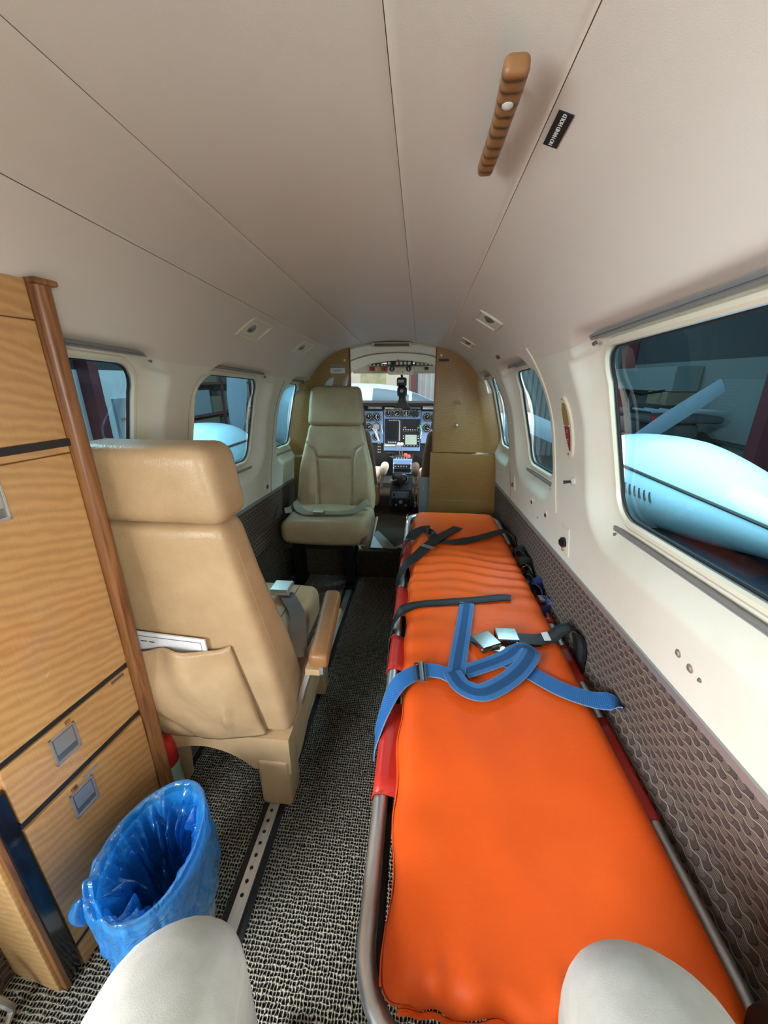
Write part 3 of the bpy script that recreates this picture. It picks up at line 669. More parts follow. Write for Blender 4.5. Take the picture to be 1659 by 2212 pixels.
# fire extinguisher between cabinet and seat
ex = T('fire_extinguisher', 'red fire extinguisher half hidden behind the cabinet post', 'extinguisher', (-0.478,0.688,0))
MB().lathe([(0.0,0.0),(0.032,0.0),(0.034,0.01),(0.034,0.20),(0.028,0.228),(0.014,0.242),(0.012,0.256),(0,0.256)], (-0.478,0.688,0.003), 24).build('cylinder', 'red_gloss', ex)
MB().lathe([(0.0346,0.06),(0.0346,0.16)], (-0.478,0.688,0.003), 24).build('label_band', 'label_green', ex)
MB().lathe([(0.0349,0.045),(0.0349,0.105)], (-0.478,0.688,0.003), 24).build('label_band', 'print_white', ex)
MB().rbox((-0.490,0.676,0.255),(-0.466,0.70,0.285), 0.003).build('valve', 'black_plastic', ex)
MB().tube(cr([(-0.466,0.66,0.285),(-0.450,0.655,0.30),(-0.440,0.655,0.29),(-0.445,0.658,0.272),(-0.462,0.662,0.272)],6), 0.0018, 6).build('pull_ring', 'chrome', ex)

# ------------------------------------------------------------------ front seat (faces the camera)
FXC = -0.325
seat2 = T('cabin_seat', 'taupe leather seat facing the camera against the wooden partition', 'seat', (FXC,2.05,0))
def hw2(z): return interp(z, [0.36,0.45,0.62,0.75,0.86], [0.232,0.235,0.215,0.182,0.158])
def yl2(z): return interp(z, [0.36,1.08], [0.0,0.135])
def seg_d(px, pz, a, b):
    vx, vz = b[0]-a[0], b[1]-a[1]; t = min(max(((px-a[0])*vx+(pz-a[1])*vz)/(vx*vx+vz*vz), 0), 1); return math.hypot(px-a[0]-t*vx, pz-a[1]-t*vz)
GR = [((0.100,0.40),(0.104,0.68)),((0,0.68),(0.104,0.68)),((0.104,0.68),(0.120,0.725)),((0.120,0.725),(0.165,0.765))]
def f_b2(p):
    f = hw2(p.z)/0.235; x = (p.x-FXC)*f; y = p.y+yl2(p.z)
    if p.y < 2.155:
        d = min(seg_d(abs(x), p.z, a, b) for a, b in GR)
        y += 0.012*math.exp(-(d/0.007)**2)-0.012*sstep(0.10,0.16,abs(x))*(1-sstep(0.19,0.24,abs(x)))*sstep(0.40,0.5,p.z)*(1-sstep(0.74,0.82,p.z))
        if abs(x) < 0.1 and p.z < 0.68: y += 0.003*N3((x*40,1,p.z*7))*sstep(0.5,0.68,p.z)
    return Vector((FXC+x, y+0.003*N3((p.x*5,p.y*5,p.z*5)), p.z))
MB().soft((FXC-0.235,2.135,0.37),(FXC+0.235,2.235,0.868), 0.026, (70,8,84), f_b2).build('backrest', 'taupe_leather', seat2, angle=60)
def f_h2(p):
    f = interp(p.z, [0.86,1.0,1.08], [1.0,0.94,0.86]); return Vector((FXC+(p.x-FXC)*f, p.y+yl2(p.z)+0.002*N3((p.x*8,p.y*8,p.z*8)), p.z))
MB().soft((FXC-0.163,2.125,0.862),(FXC+0.163,2.225,1.078), 0.030, (22,10,18), f_h2).build('headrest', 'taupe_leather', seat2)
def f_c2(p):
    k = (1-((p.x-FXC)/0.25)**2); return Vector((p.x, p.y+0.01*(1-k)*(1 if p.y < 2.0 else 0), p.z+(0.012*k if p.z > 0.36 else -0.004*k)+0.003*N3((p.x*6,p.y*6,p.z*6))))
MB().soft((FXC-0.245,1.838,0.268),(FXC+0.235,2.21,0.402), 0.048, (26,18,12), f_c2).build('seat_cushion', 'taupe_leather', seat2)
a2 = MB().soft((FXC+0.205,1.825,0.31),(FXC+0.258,2.08,0.375), 0.022, (8,14,8), lambda p: Vector((p.x-0.03*(2.08-p.y), p.y, p.z-0.05*(2.08-p.y)/0.25))).build('armrest', 'seat_brown', seat2)
MB().tube(cr([(FXC+0.19,1.835,0.272),(FXC+0.215,1.85,0.28),(FXC+0.25,1.93,0.31),(FXC+0.262,2.06,0.37)],5), 0.007, 6).build('arm_bracket', 'taupe_leather', seat2)
MB().box((FXC+0.185,1.824,0.293),(FXC+0.225,1.830,0.301)).build('arm_catch', 'nickel', a2, smooth=False)
for (sx, ya, yb) in ((-0.17,1.90,1.92),(0.13,1.90,1.92),(-0.17,2.0,2.0),(0.13,2.0,2.0)):
    MB().box((FXC+sx-0.02,min(ya,yb)-0.012,0.0),(FXC+sx+0.02,max(ya,yb)+0.012,0.275), 0.003).build('leg', 'black_metal', seat2)
for sx in (-0.17,0.13): MB().box((FXC+sx-0.028,1.86,0.0),(FXC+sx+0.028,2.015,0.022), 0.003).build('foot_rail', 'black_metal', seat2)
MB().tube([(FXC+0.17,1.90,0.27),(FXC+0.128,1.955,0.02)], 0.010, 6).build('brace', 'black_metal', seat2)
belt2 = T('seat_belt', 'tan lap belt with steel buckle across the front facing seat cushion', 'seat belt', (FXC,2.05,0.43))
MB().ribbon([(FXC-0.205,2.09,0.475,0,0.5,1),(FXC-0.19,2.03,0.430,0.2,1,0.4),(FXC-0.12,1.955,0.420,0.3,1,0.1),(FXC-0.02,1.945,0.428,0,1,0.1),(FXC+0.08,1.955,0.428,0,1,0.1),(FXC+0.15,1.99,0.432,-0.2,1,0.2),(FXC+0.205,2.06,0.455,-0.6,0.8,0.5),(FXC+0.225,2.10,0.43,-0.6,0.8,0.5)], 0.045, 0.002).build('webbing', 'tan_web', belt2)
MB().rbox((FXC-0.075,1.925,0.428),(FXC-0.015,1.97,0.442), 0.004).build('buckle', 'nickel', belt2)
MB().ribbon([(FXC-0.215,2.07,0.40,1,0.2,0),(FXC-0.245,2.03,0.425,0.8,0.4,0.3),(FXC-0.235,2.0,0.40,0.8,0.4,0)], 0.04, 0.002).build('belt_end', 'grey_cloth', belt2)
# ------------------------------------------------------------------ stretcher
st = T('stretcher', 'aluminium tube stretcher with red canvas bed along the right wall', 'stretcher', (0.37,1.2,0))
TX0, TX1, TY0, TY1, TZ = 0.113, 0.630, 0.222, 2.235, 0.328
def rrect(x0, x1, y0, y1, r, z, k=8):
    P = []
    for (cx, cy, a0) in ((x1-r,y1-r,0),(x0+r,y1-r,90),(x0+r,y0+r,180),(x1-r,y0+r,270)):
        for i in range(k+1): t = math.radians(a0+90*i/k); P.append(Vector((cx+r*math.cos(t), cy+r*math.sin(t), z)))
    Q = []
    for i in range(len(P)):
        a, b = P[i], P[(i+1)%len(P)]; m = max(1, int((b-a).length/0.06))
        for j in range(m): Q.append(a.lerp(b, j/m))
    return Q
MB().tube(rrect(TX0,TX1,TY0,TY1,0.105,TZ), 0.0145, 14, closed=True).build('tube_frame', 'aluminium', st)
def canvas(ya, yb):
    m = MB()
    def fn(u, v):
        # wraps around both tubes
        y = lerp(ya, yb, v); r = 0.0172; k = u
        if k < 0.2: t = math.radians(lerp(-90, -270, k/0.2)); return (TX0+r*math.cos(t), y, TZ+r*math.sin(t))
        if k > 0.8: t = math.radians(lerp(90, -90, (k-0.8)/0.2)); return (TX1+r*math.cos(t), y, TZ+r*math.sin(t))
        q = (k-0.2)/0.6; return (lerp(TX0, TX1, q), y, TZ+r-0.016*max(math.sin(math.pi*q),0)**0.4)
    m.grid(fn, 50, 6); return m
for (ya, yb) in ((0.262,0.30),(0.535,0.765),(0.885,1.035),(1.15,1.34),(1.52,1.80)):
    if ya < 0.3: continue
    o = canvas(ya, yb).build('canvas_bed', 'red_vinyl', st); sdm = o.modifiers.new('s','SOLIDIFY'); sdm.thickness = 0.0015
    for yy in (ya, yb):
        MB().tube([(TX0+0.018*math.cos(math.radians(a)), yy, TZ+0.018*math.sin(math.radians(a))) for a in range(-90,-271,-20)][::1], 0.0016, 5).build('hem', 'red_vinyl', o)
MB().rbox((0.30,0.226,0.318),(0.48,0.262,0.334), 0.004).build('end_flap', 'red_vinyl', st)
for x in (TX0+0.012, TX1-0.012):
    MB().box((x-0.012,0.30,0.285),(x+0.012,2.18,0.312), 0.003).build('side_rail', 'black_metal', st)
for (x, y) in ((0.16,0.42),(0.585,0.42),(0.16,1.22),(0.585,1.22),(0.16,2.05),(0.585,2.05)):
    zf = 0.0 if y < 2.03 else 0.172
    MB().box((x-0.014,y-0.014,zf),(x+0.014,y+0.014,0.286), 0.002).build('leg', 'black_metal', st)
for y in (0.42,1.22,2.05): MB().box((0.15,y-0.012,0.262),(0.595,y+0.012,0.285)).build('cross_bar', 'black_metal', st, smooth=False)
MB().tube(cr([(TX0-0.004,2.04,0.318),(TX0-0.006,2.09,0.352),(TX0-0.004,2.17,0.352),(TX0-0.004,2.215,0.325)],6), 0.006, 8).build('lift_handle', 'chrome', st)
# mattress
mt = T('stretcher_mattress', 'long bright orange vinyl mattress pad lying on the stretcher', 'mattress', (0.37,1.2,0.34))
MX0, MX1, MY0, MY1, MZ0, MZ1 = 0.145, 0.600, 0.250, 2.125, 0.341, 0.394
def f_mat(p):
    u = (p.x-MX0)/(MX1-MX0); y = p.y; x = p.x; z = p.z
    if z > 0.37:
        e = math.exp(-u/0.16); er = math.exp(-(1-u)/0.12)
        # short wrinkles off both long edges, broad creases across the middle
        z += 0.0035*e*math.sin(y*46+3*N3((y*2,0,1)))*sstep(-0.35,0.3,N3((y*4.0,2.2,0)))
        z += 0.0022*er*math.sin(y*52+u*9)*sstep(0.7,1.2,y)
        k = math.exp(-((y-1.42)/0.17)**2)
        z += 0.0055*k*math.sin(y*88+5.0*N3((x*5,y*2.5,0))+u*4.0)
        z += 0.004*math.exp(-((y-1.02)/0.16)**2)*math.sin(y*74+u*6+5*N3((x*6,y*3,4)))*e
        z += 0.004*N3((x*5,y*2.4,7))+0.0025*N3((x*14,y*9,2))
        z -= 0.006*sstep(0.10,0.0,min(u,1-u))
    # bunched hem near the near-left corner
    if y < 0.32:
        t = 1-sstep(0.25,0.32,y); ang = math.sin(x*95+2.0*math.sin(x*31))
        z += t*(0.006*ang); y += t*0.008*math.sin(x*70)*(0.6+0.4*math.sin(x*23))-t*0.018*math.exp(-((u-0.85)/0.4)**2)+0.008*t
    if u < 0.05: x += 0.006*N3((1,y*6,z*20))+0.004*math.sin(y*37)*(1-sstep(0.0,0.05,u))
    if y > 2.0: x += (0.012 if u < 0.5 else -0.004)*sstep(2.0,2.12,y)
    return Vector((x, y, z))
MB().soft((MX0,MY0,MZ0),(MX1,MY1,MZ1), 0.024, (64,300,9), f_mat).build('cover', 'orange_vinyl', mt, angle=70)
MB().tube([f_mat(Vector((MX0-0.001,lerp(0.27,2.09,k/60),0.362))) for k in range(61)], 0.0022, 6).build('piping', 'orange_vinyl', mt)
MB().tube([f_mat(Vector((lerp(0.165,0.58,k/50),MY0-0.001,0.352+0.003*math.sin(k*0.9)))) for k in range(51)], 0.0035, 6).build('hem', 'orange_vinyl', mt)

# ------------------------------------------------------------------ straps on the stretcher
ZM = 0.3995
sA = T('restraint_strap', 'black strap with steel slider running diagonally across the far mattress', 'strap', (0.12,1.4,0.33))
MB().ribbon([(0.098,1.30,0.20,0,1,0),(0.094,1.33,0.29,0,1,0),(0.098,1.35,0.345,0.1,1,0),(0.118,1.40,0.386,0.5,0.8,0),(0.165,1.49,ZM+0.003,0.75,-0.6,0),(0.21,1.59,ZM+0.008,0.8,-0.55,0),(0.28,1.71,ZM+0.010,0.8,-0.5,0),(0.345,1.81,ZM+0.006,0.75,-0.55,0),(0.375,1.86,ZM+0.003,0.75,-0.5,0)][4:], 0.050, 0.0022).build('webbing', 'black_web', sA)
MB().ribbon([(0.090,1.36,0.20,0,1,0),(0.089,1.37,0.28,0,1,0),(0.092,1.385,0.335,-0.15,1,-0.1),(0.118,1.425,0.382,-0.45,0.85,-0.2),(0.150,1.47,ZM+0.002,-0.72,0.68,0),(0.168,1.50,ZM+0.003,-0.75,0.62,0)], 0.050, 0.0022).build('webbing', 'black_web', sA)
m = MB()
c = Vector((0.217,1.585,ZM+0.011)); dx = Vector((0.82,-0.56,0)); dy = Vector((0.56,0.82,0))
q = [c+dx*a+dy*b for a, b in ((-0.033,-0.010),(0.033,-0.010),(0.033,0.010),(-0.033,0.010))]; m.tube(q, 0.0028, 6, closed=True); m.tube([c-dx*0.033, c+dx*0.033], 0.0026, 6); m.build('slider_buckle', 'chrome', sA)
sB = T('restraint_strap', 'black strap lying crosswise near the head end of the mattress', 'strap', (0.1,1.7,0.33))
MB().ribbon([(0.092,1.60,0.18,0,1,0),(0.090,1.61,0.27,0,1,0),(0.096,1.63,0.345,0,1,0),(0.130,1.67,0.402,0.2,1,0.2),(0.18,1.78,ZM+0.012,-0.4,0.9,0.2),(0.225,1.775,ZM+0.016,-0.5,0.8,0.3),(0.25,1.70,ZM+0.006,0.3,0.9,0.2),(0.31,1.665,ZM+0.004,0.1,1,0),(0.38,1.675,ZM+0.006,-0.1,1,0.2),(0.47,1.73,ZM+0.006,-0.25,1,0),(0.56,1.80,ZM+0.006,-0.2,1,0),(0.605,1.815,ZM+0.008,-0.1,1,0),(0.638,1.79,0.385,0,1,0.1),(0.645,1.76,0.33,0,1,0.1),(0.638,1.74,0.27,0,1,0)], 0.046, 0.0022).build('webbing', 'black_web', sB)
sC = T('restraint_strap', 'short black strap with stitched end in the middle of the mattress', 'strap', (0.1,1.08,0.33))
MB().ribbon([(0.098,0.99,0.06,0,1,0),(0.092,1.0,0.16,0,1,0),(0.090,1.03,0.27,0,1,0),(0.094,1.055,0.34,0.05,1,0.1),(0.120,1.09,0.392,0.1,1,0.25),(0.17,1.125,ZM+0.001,0.05,1,0),(0.27,1.15,ZM+0.002,-0.1,1,0),(0.38,1.175,ZM+0.002,-0.15,1,0),(0.47,1.20,ZM+0.002,-0.2,1,0),(0.50,1.197,ZM+0.002,-0.2,1,0)], 0.038, 0.003).build('webbing', 'black_web_stripe', sC)
MB().ribbon([(0.095,0.90,0.03,0,1,0),(0.094,0.93,0.14,0,1,0),(0.090,0.965,0.26,0,1,0),(0.092,1.02,0.335,0,1,0)], 0.04, 0.002).build('webbing', 'black_web', sC)
# blue strap set
sD = T('restraint_strap', 'blue webbing strap folded and looped over the middle of the mattress', 'strap', (0.1,0.72,0.33))
MB().ribbon([(0.086,0.665,0.285,0,1,0),(0.088,0.675,0.325,-0.1,1,0.1),(0.105,0.705,0.372,-0.3,0.95,-0.2),(0.135,0.765,0.402,-0.35,0.9,0.0),(0.185,0.808,ZM+0.006,-0.15,1,0),(0.235,0.812,ZM+0.008,0.05,1,0),(0.268,0.800,ZM+0.004,0.1,1,0)], 0.047, 0.0026).build('webbing', 'blue_web_plain', sD)
MB().ribbon([(0.345,1.152,ZM+0.0025,1,-0.1,0),(0.335,1.10,ZM+0.002,1,-0.08,0),(0.312,0.98,ZM+0.002,1,-0.12,0),(0.290,0.87,ZM+0.004,1,-0.15,0),(0.276,0.79,ZM+0.006,1,-0.2,0.05)], 0.047, 0.0022).build('webbing', 'blue_web', sD)
MB().ribbon([(0.268,0.812,ZM+0.009,0.75,0.75,0),(0.290,0.760,ZM+0.014,0.55,0.85,0.1),(0.335,0.742,ZM+0.016,0.1,1,0.15),(0.40,0.783,ZM+0.018,-0.25,0.95,0.15),(0.455,0.84,ZM+0.022,-0.5,0.8,0.2),(0.485,0.892,ZM+0.026,-0.8,0.45,0.2),(0.462,0.915,ZM+0.020,-0.6,-0.7,0),(0.425,0.885,ZM+0.012,0.5,-0.85,0),(0.37,0.855,ZM+0.006,0.3,-0.95,0),(0.30,0.82,ZM+0.004,0.15,-1,0)], 0.047, 0.0022).build('webbing', 'blue_web', sD)
MB().ribbon([(0.405,0.885,ZM+0.004,-0.3,0.9,0),(0.425,0.868,ZM+0.004,0.4,0.9,0),(0.47,0.835,ZM+0.003,0.5,0.85,0),(0.53,0.785,ZM+0.003,0.5,0.85,0),(0.59,0.755,ZM+0.006,0.3,0.95,0),(0.630,0.745,ZM+0.012,0.1,1,0.0),(0.648,0.73,ZM+0.008,-0.4,0.9,-0.2)], 0.052, 0.0022).build('webbing', 'blue_web_plain', sD)
m = MB(); c = Vector((0.188,0.803,ZM+0.012)); dx = Vector((-0.08,1,0)).normalized(); dy = Vector((1,0.08,0)).normalized()
m.tube([c+dx*a+dy*b for a, b in ((-0.034,-0.012),(0.030,-0.012),(0.030,0.012),(-0.034,0.012))], 0.003, 6, closed=True); m.tube([c-dx*0.034+dy*0.003, c+dx*0.032+dy*0.003], 0.006, 8); m.build('slider_buckle', 'grey_metal', sD)
MB().tube(cr([(0.083,0.655,0.29),(0.081,0.66,0.27),(0.083,0.685,0.262),(0.086,0.705,0.28)],5), 0.003, 6).build('hook', 'chrome', sD)
def buckle(par, c, ang, w, l, mat):
    m = MB(); ca, sa = math.cos(ang), math.sin(ang)
    m.rbox((-w/2,-l/2,0.010),(w/2,l/2,0.020), 0.0025); m.rbox((-w/2,-l/2,0.0),(-w/2+0.004,l/2,0.012), 0.001); m.rbox((w/2-0.004,-l/2,0.0),(w/2,l/2,0.012), 0.001)
    m.cyl((-w/2-0.003,-l/2+0.006,0.008),(w/2+0.003,-l/2+0.006,0.008), 0.0045, 10); m.box((-w/2+0.004,-l/2,0.0),(w/2-0.004,l/2,0.003))
    m.v = [Vector((c[0]+p.x*ca-p.y*sa, c[1]+p.x*sa+p.y*ca, c[2]+p.z)) for p in m.v]; return m.build('buckle', mat, par)
buckle(sD, (0.372,0.938,ZM+0.002), math.radians(28), 0.062, 0.062, 'chrome')
MB().box((0.392,0.905,ZM+0.004),(0.425,0.93,ZM+0.008), 0.001).build('tongue', 'chrome', sD)
sE = T('restraint_strap', 'black striped strap with chrome buckle reaching from the right wall side', 'strap', (0.6,0.97,0.33))
buckle(sE, (0.437,0.968,ZM+0.002), math.radians(92), 0.055, 0.062, 'chrome')
MB().ribbon([(0.455,0.965,ZM+0.008,0,1,0),(0.50,0.968,ZM+0.005,0,1,0),(0.53,0.97,ZM+0.004,0,1,0)], 0.048, 0.006).build('sleeve', 'black_plastic', sE)
MB().ribbon([(0.525,0.97,ZM+0.005,0,1,0),(0.57,0.985,ZM+0.008,-0.1,1,0),(0.60,1.0,ZM+0.022,-0.2,1,0),(0.628,0.995,ZM+0.028,-0.2,1,0),(0.645,0.97,ZM+0.005,-0.2,1,0.1),(0.640,0.94,0.36,0,1,0.2),(0.638,0.93,0.31,0,1,0)], 0.046, 0.0024).build('webbing', 'black_web_stripe', sE)
MB().ribbon([(0.612,1.02,ZM+0.010,-0.2,1,0),(0.634,1.01,ZM+0.016,-0.2,1,0),(0.646,0.985,ZM-0.01,-0.2,1,0.1),(0.643,0.96,0.35,0,1,0.2)], 0.046, 0.0024).build('webbing', 'black_web', sE)
MB().add([(0.543,0.962,ZM+0.0105),(0.562,0.964,ZM+0.0115),(0.562,1.003,ZM+0.0115),(0.543,0.998,ZM+0.0105),(0.543,0.962,ZM+0.009),(0.562,0.964,ZM+0.010),(0.562,1.003,ZM+0.010),(0.543,0.998,ZM+0.009)], [(0,1,2,3),(4,7,6,5),(0,4,5,1),(1,5,6,2),(2,6,7,3),(3,7,4,0)]).build('care_label', 'white_paper', sE, smooth=False)
# straps bundled between stretcher and wall
sF = T('strap_bundle', 'bundle of black straps hanging between mattress and right wall', 'straps', (0.62,1.6,0.33))
for (pts, w) in (([(0.61,1.66,0.36,0,1,0.2),(0.628,1.61,0.40,0.2,1,0),(0.642,1.55,0.385,0.1,1,-0.2),(0.637,1.50,0.33,0,1,0),(0.628,1.47,0.26,0,1,0)],0.048),
                 ([(0.605,1.55,0.37,0.2,1,0.3),(0.625,1.50,0.398,0.4,0.9,0.2),(0.643,1.47,0.37,0.2,1,-0.2),(0.636,1.44,0.30,0,1,0),(0.62,1.42,0.22,0,1,0)],0.05),
                 ([(0.60,1.47,0.30,0,1,0.3),(0.625,1.45,0.365,0.2,1,0),(0.64,1.40,0.34,0,1,-0.3),(0.636,1.36,0.27,0,1,0),(0.62,1.33,0.18,0,1,0)],0.046),
                 ([(0.622,1.40,0.30,0,1,0),(0.634,1.35,0.33,0,1,0.2),(0.640,1.30,0.30,0,1,0),(0.632,1.25,0.22,0,1,0)],0.045)):
    MB().ribbon(pts, w, 0.003).build('webbing', 'black_web', sF)
MB().tube(cr([(0.615,1.50,0.372),(0.632,1.485,0.385),(0.642,1.46,0.37),(0.625,1.445,0.36)],5), 0.0025, 6).build('ring', 'chrome', sF)
MB().rbox((0.606,1.405,0.335),(0.622,1.44,0.355), 0.003).build('clip', 'nickel', sF)
MB().tube([(0.628,1.44,0.372),(0.622,1.41,0.362),(0.624,1.385,0.362)], 0.0025, 6).build('ring', 'chrome', sF)
sG = T('restraint_strap', 'dark blue shiny strap with grey slider hanging by the right wall', 'strap', (0.64,1.3,0.33))
MB().ribbon([(0.615,1.395,0.345,0.3,1,0.2),(0.632,1.365,0.378,0.3,1,0.2),(0.640,1.33,0.370,0.1,1,0.2),(0.641,1.285,0.345,0.1,1,0.3)], 0.05, 0.0025).build('webbing', 'navy_web', sG)
MB().ribbon([(0.640,1.265,0.345,0.1,1,0.3),(0.632,1.235,0.352,0.6,0.8,0.2),(0.641,1.20,0.335,0.5,0.8,0.2),(0.638,1.175,0.30,0.3,0.9,0.2)], 0.055, 0.0025).build('webbing', 'navy_web', sG)
MB().rbox((0.618,1.255,0.352),(0.646,1.29,0.366), 0.003).build('slider_buckle', 'nickel', sG)
MB().cyl((0.645,1.262,0.36),(0.648,1.278,0.372), 0.004, 8).build('rivet', 'chrome', sG)

# ------------------------------------------------------------------ waste bin with blue liner
BC = Vector((-0.305,0.437,0)); BA, BB, BZ = 0.083, 0.116, 0.270
def oval(t, k, z, w=0.0, ph=0.0):
    tilt = 0.0
    rx, ry = BA*k, BB*k
    n = 1+w*(-0.5*abs(N3((math.cos(t)*3.1+ph,math.sin(t)*3.1,z*11)))-0.35*abs(N3((math.cos(t)*7+ph,math.sin(t)*7,z*22)))+0.35*N3((math.cos(t)*2.2,math.sin(t)*2.2,z*7+ph))+0.5*N3((math.cos(t)*5,math.sin(t)*5,z*16+ph))+0.35*N3((math.cos(t)*11,math.sin(t)*11,z*26+ph)))
    n = max(min(n, 1.0), 0.62) if ph else n
    x, y = rx*n*math.cos(t), ry*n*math.sin(t); a = math.radians(8)
    return Vector((BC.x+x*math.cos(a)-y*math.sin(a), BC.y+x*math.sin(a)+y*math.cos(a), z))
bn = T('waste_bin', 'pale oval waste bin standing on the carpet under the blue liner', 'bin', (BC.x,BC.y,0))
MB().grid(lambda u, v: oval(2*math.pi*u, [0.76,0.80,0.96,0.96,0.93,0.76][0] if False else lerp(0.78,0.97,v), lerp(0.002,BZ,v)), 48, 8).build('body', 'white_paint', bn)
MB().grid(lambda u, v: oval(2*math.pi*u, 0.78*v, 0.003), 48, 3).build('base', 'white_paint', bn)
MB().tube([oval(2*math.pi*k/48, 0.975, BZ) for k in range(48)], 0.004, 8, closed=True).build('rim', 'white_paint', bn)
lin = T('bin_liner', 'shiny translucent blue plastic bag lining the waste bin', 'bag', (BC.x,BC.y,0.1))
LP = [(1.06,0.10,0.10),(1.08,0.14,0.12),(1.09,0.18,0.12),(1.09,0.22,0.10),(1.085,0.255,0.08),(1.07,0.28,0.05),(1.05,0.295,0.03),(1.015,0.304,0.015),(0.955,0.299,0.05),(0.925,0.285,0.15),(0.885,0.25,0.5),(0.85,0.21,0.9),(0.82,0.17,1.1),(0.74,0.14,1.2),(0.60,0.115,1.2),(0.3,0.10,0.8),(0.02,0.095,0.0)]
LP.append((0.0005,0.096,0.0)); LQ = cr(LP, 4)
def f_lin(u, v):
    t = v*(len(LQ)-1); i = min(int(t), len(LQ)-2); q = LQ[i].lerp(LQ[i+1], t-i); th = 2*math.pi*u
    p = oval(th, q[0], q[1], q[2], 0.0 if t < 28 else 3.0)
    p.z += q[2]*0.10*N3((math.cos(th)*4,math.sin(th)*4,t*0.12))+0.008*math.sin(th*2+0.5)*sstep(0.2,0.29,q[1])
    if t < 34: p.z += 0.02*math.sin(th*3+1)*(1-sstep(0.1,0.2,q[1]))
    # gathered slack on the rear-left side
    g = math.exp(-(((th-math.radians(232)+math.pi)%(2*math.pi)-math.pi)/0.55)**2)
    p.x -= 0.012*g*sstep(0.2,0.29,q[1])*(1 if t < 32 else 0.3); p.z += g*0.012*math.sin(th*17)*q[1]/0.3
    return p
MB().grid(f_lin, 220, 130).build('film', 'blue_film', lin, angle=50)
MB().grid(lambda u, v: Vector((-0.380-0.012*math.sin(math.pi*u)+0.010*math.cos(2*math.pi*v)*max(math.sin(math.pi*u),0)**0.7, 0.352-0.010*u+0.012*math.sin(2*math.pi*v)*max(math.sin(math.pi*u),0)**0.7, 0.285-0.055*u+0.003*N3((u*6,v*6,0)))), 14, 14).build('knot', 'blue_film', lin)

# ------------------------------------------------------------------ seated person (only legs reach into view)
per = T('person', 'seated person in light khaki trousers, both knees at the bottom edge', 'person', (0.17,-0.1,0))
vs = [(0.165,-0.34,0.55),(0.165,-0.36,0.66),
      (0.070,-0.26,0.525),(0.000,-0.08,0.515),(-0.050,0.10,0.505),(-0.082,0.195,0.498),(-0.080,0.215,0.455),(-0.068,0.20,0.34),(-0.055,0.165,0.20),(-0.045,0.14,0.10),
      (0.270,-0.26,0.525),(0.340,-0.08,0.545),(0.388,0.10,0.556),(0.408,0.205,0.552),(0.405,0.220,0.490),(0.385,0.13,0.34),(0.37,0.05,0.20),(0.36,0.01,0.10)]
es = [(0,1),(0,2)]+[(i,i+1) for i in range(2,9)]+[(0,10)]+[(i,i+1) for i in range(10,17)]
rad = [0.16,0.17,0.112,0.102,0.093,0.080,0.075,0.070,0.066,0.064]+[0.112,0.100,0.092,0.082,0.076,0.070,0.066,0.064]
me = bpy.data.meshes.new('trousers'); me.from_pydata([Vector(v)-Vector((0.17,-0.1,0)) for v in vs], es, [])
po = bpy.data.objects.new('trousers', me); COL.objects.link(po); po.parent = per; me.materials.append(MT['khaki_cloth'])
sk = po.modifiers.new('skin','SKIN')
for i, r in enumerate(rad): me.skin_vertices[0].data[i].radius = (r, r*(0.97))
me.skin_vertices[0].data[0].use_root = True
sk.use_smooth_shade = True
sb = po.modifiers.new('sub','SUBSURF'); sb.levels = 3; sb.render_levels = 3
tx = bpy.data.textures.new('cloth_folds','CLOUDS'); tx.noise_scale = 0.07
dm = po.modifiers.new('folds','DISPLACE'); dm.texture = tx; dm.strength = 0.006; dm.mid_level = 0.5
for (x, y) in ((-0.045,0.14),(0.36,0.01)):
    MB().soft((x-0.047,y-0.07,0.0),(x+0.047,y+0.185,0.085), 0.035, (10,16,8), lambda p, x=x, y=y: Vector((x+(p.x-x)*(1-0.25*sstep(y+0.08,y+0.19,p.y)), p.y, p.z*(1-0.35*sstep(y+0.02,y+0.17,p.y))))).build('shoe', 'shoe_leather', per)
# black bag in the right corner
bg = T('black_bag', 'black fabric bag tucked at the bottom right corner by the wall', 'bag', (0.60,0.20,0))
MB().soft((0.572,0.02,0.30),(0.630,0.285,0.47), 0.05, (10,16,12), lambda p: p+Vector((0.010*N3(p,14),0.012*N3(p,11),0.012*N3(p,9)))).build('body', 'black_rubber', bg)
MB().soft((0.55,0.03,0.0),(0.64,0.18,0.32), 0.04, (8,10,10), lambda p: p+Vector((0.008*N3(p,14),0.01*N3(p,11),0.0))).build('pouch', 'black_rubber', bg)
MB().tube(cr([(0.60,0.26,0.46),(0.575,0.22,0.49),(0.58,0.15,0.50),(0.61,0.10,0.47)],6), 0.008, 6).build('handle', 'black_web', bg)
# seat rail in the floor
rl = S('floor_rail', (-0.2,1.0,0), 'perforated aluminium seat track let into the carpet')
def rail(x, ya, yb, holes):
    MB().box((x-0.030,ya,0.0),(x+0.030,yb,0.003)).build('rail_bed', 'black_rubber', rl, smooth=False)
    m = MB().box((x-0.0145,ya,0.003),(x+0.0145,yb,0.0075), 0.001); m.build('track', 'aluminium', rl)
    MB().box((x+0.0105,ya,0.0075),(x+0.0145,yb,0.011), 0.0008).build('track_lip', 'aluminium', rl)
    if holes:
        for k in range(8):
            y = 0.51+k*0.0262; MB().cyl((x-0.002,y,0.007),(x-0.002,y,0.0081), 0.0042, 14).build('hole', 'black_rubber', rl)
rail(-0.201, 0.15, 2.02, True); rail(-0.52, 0.40, 2.02, False)
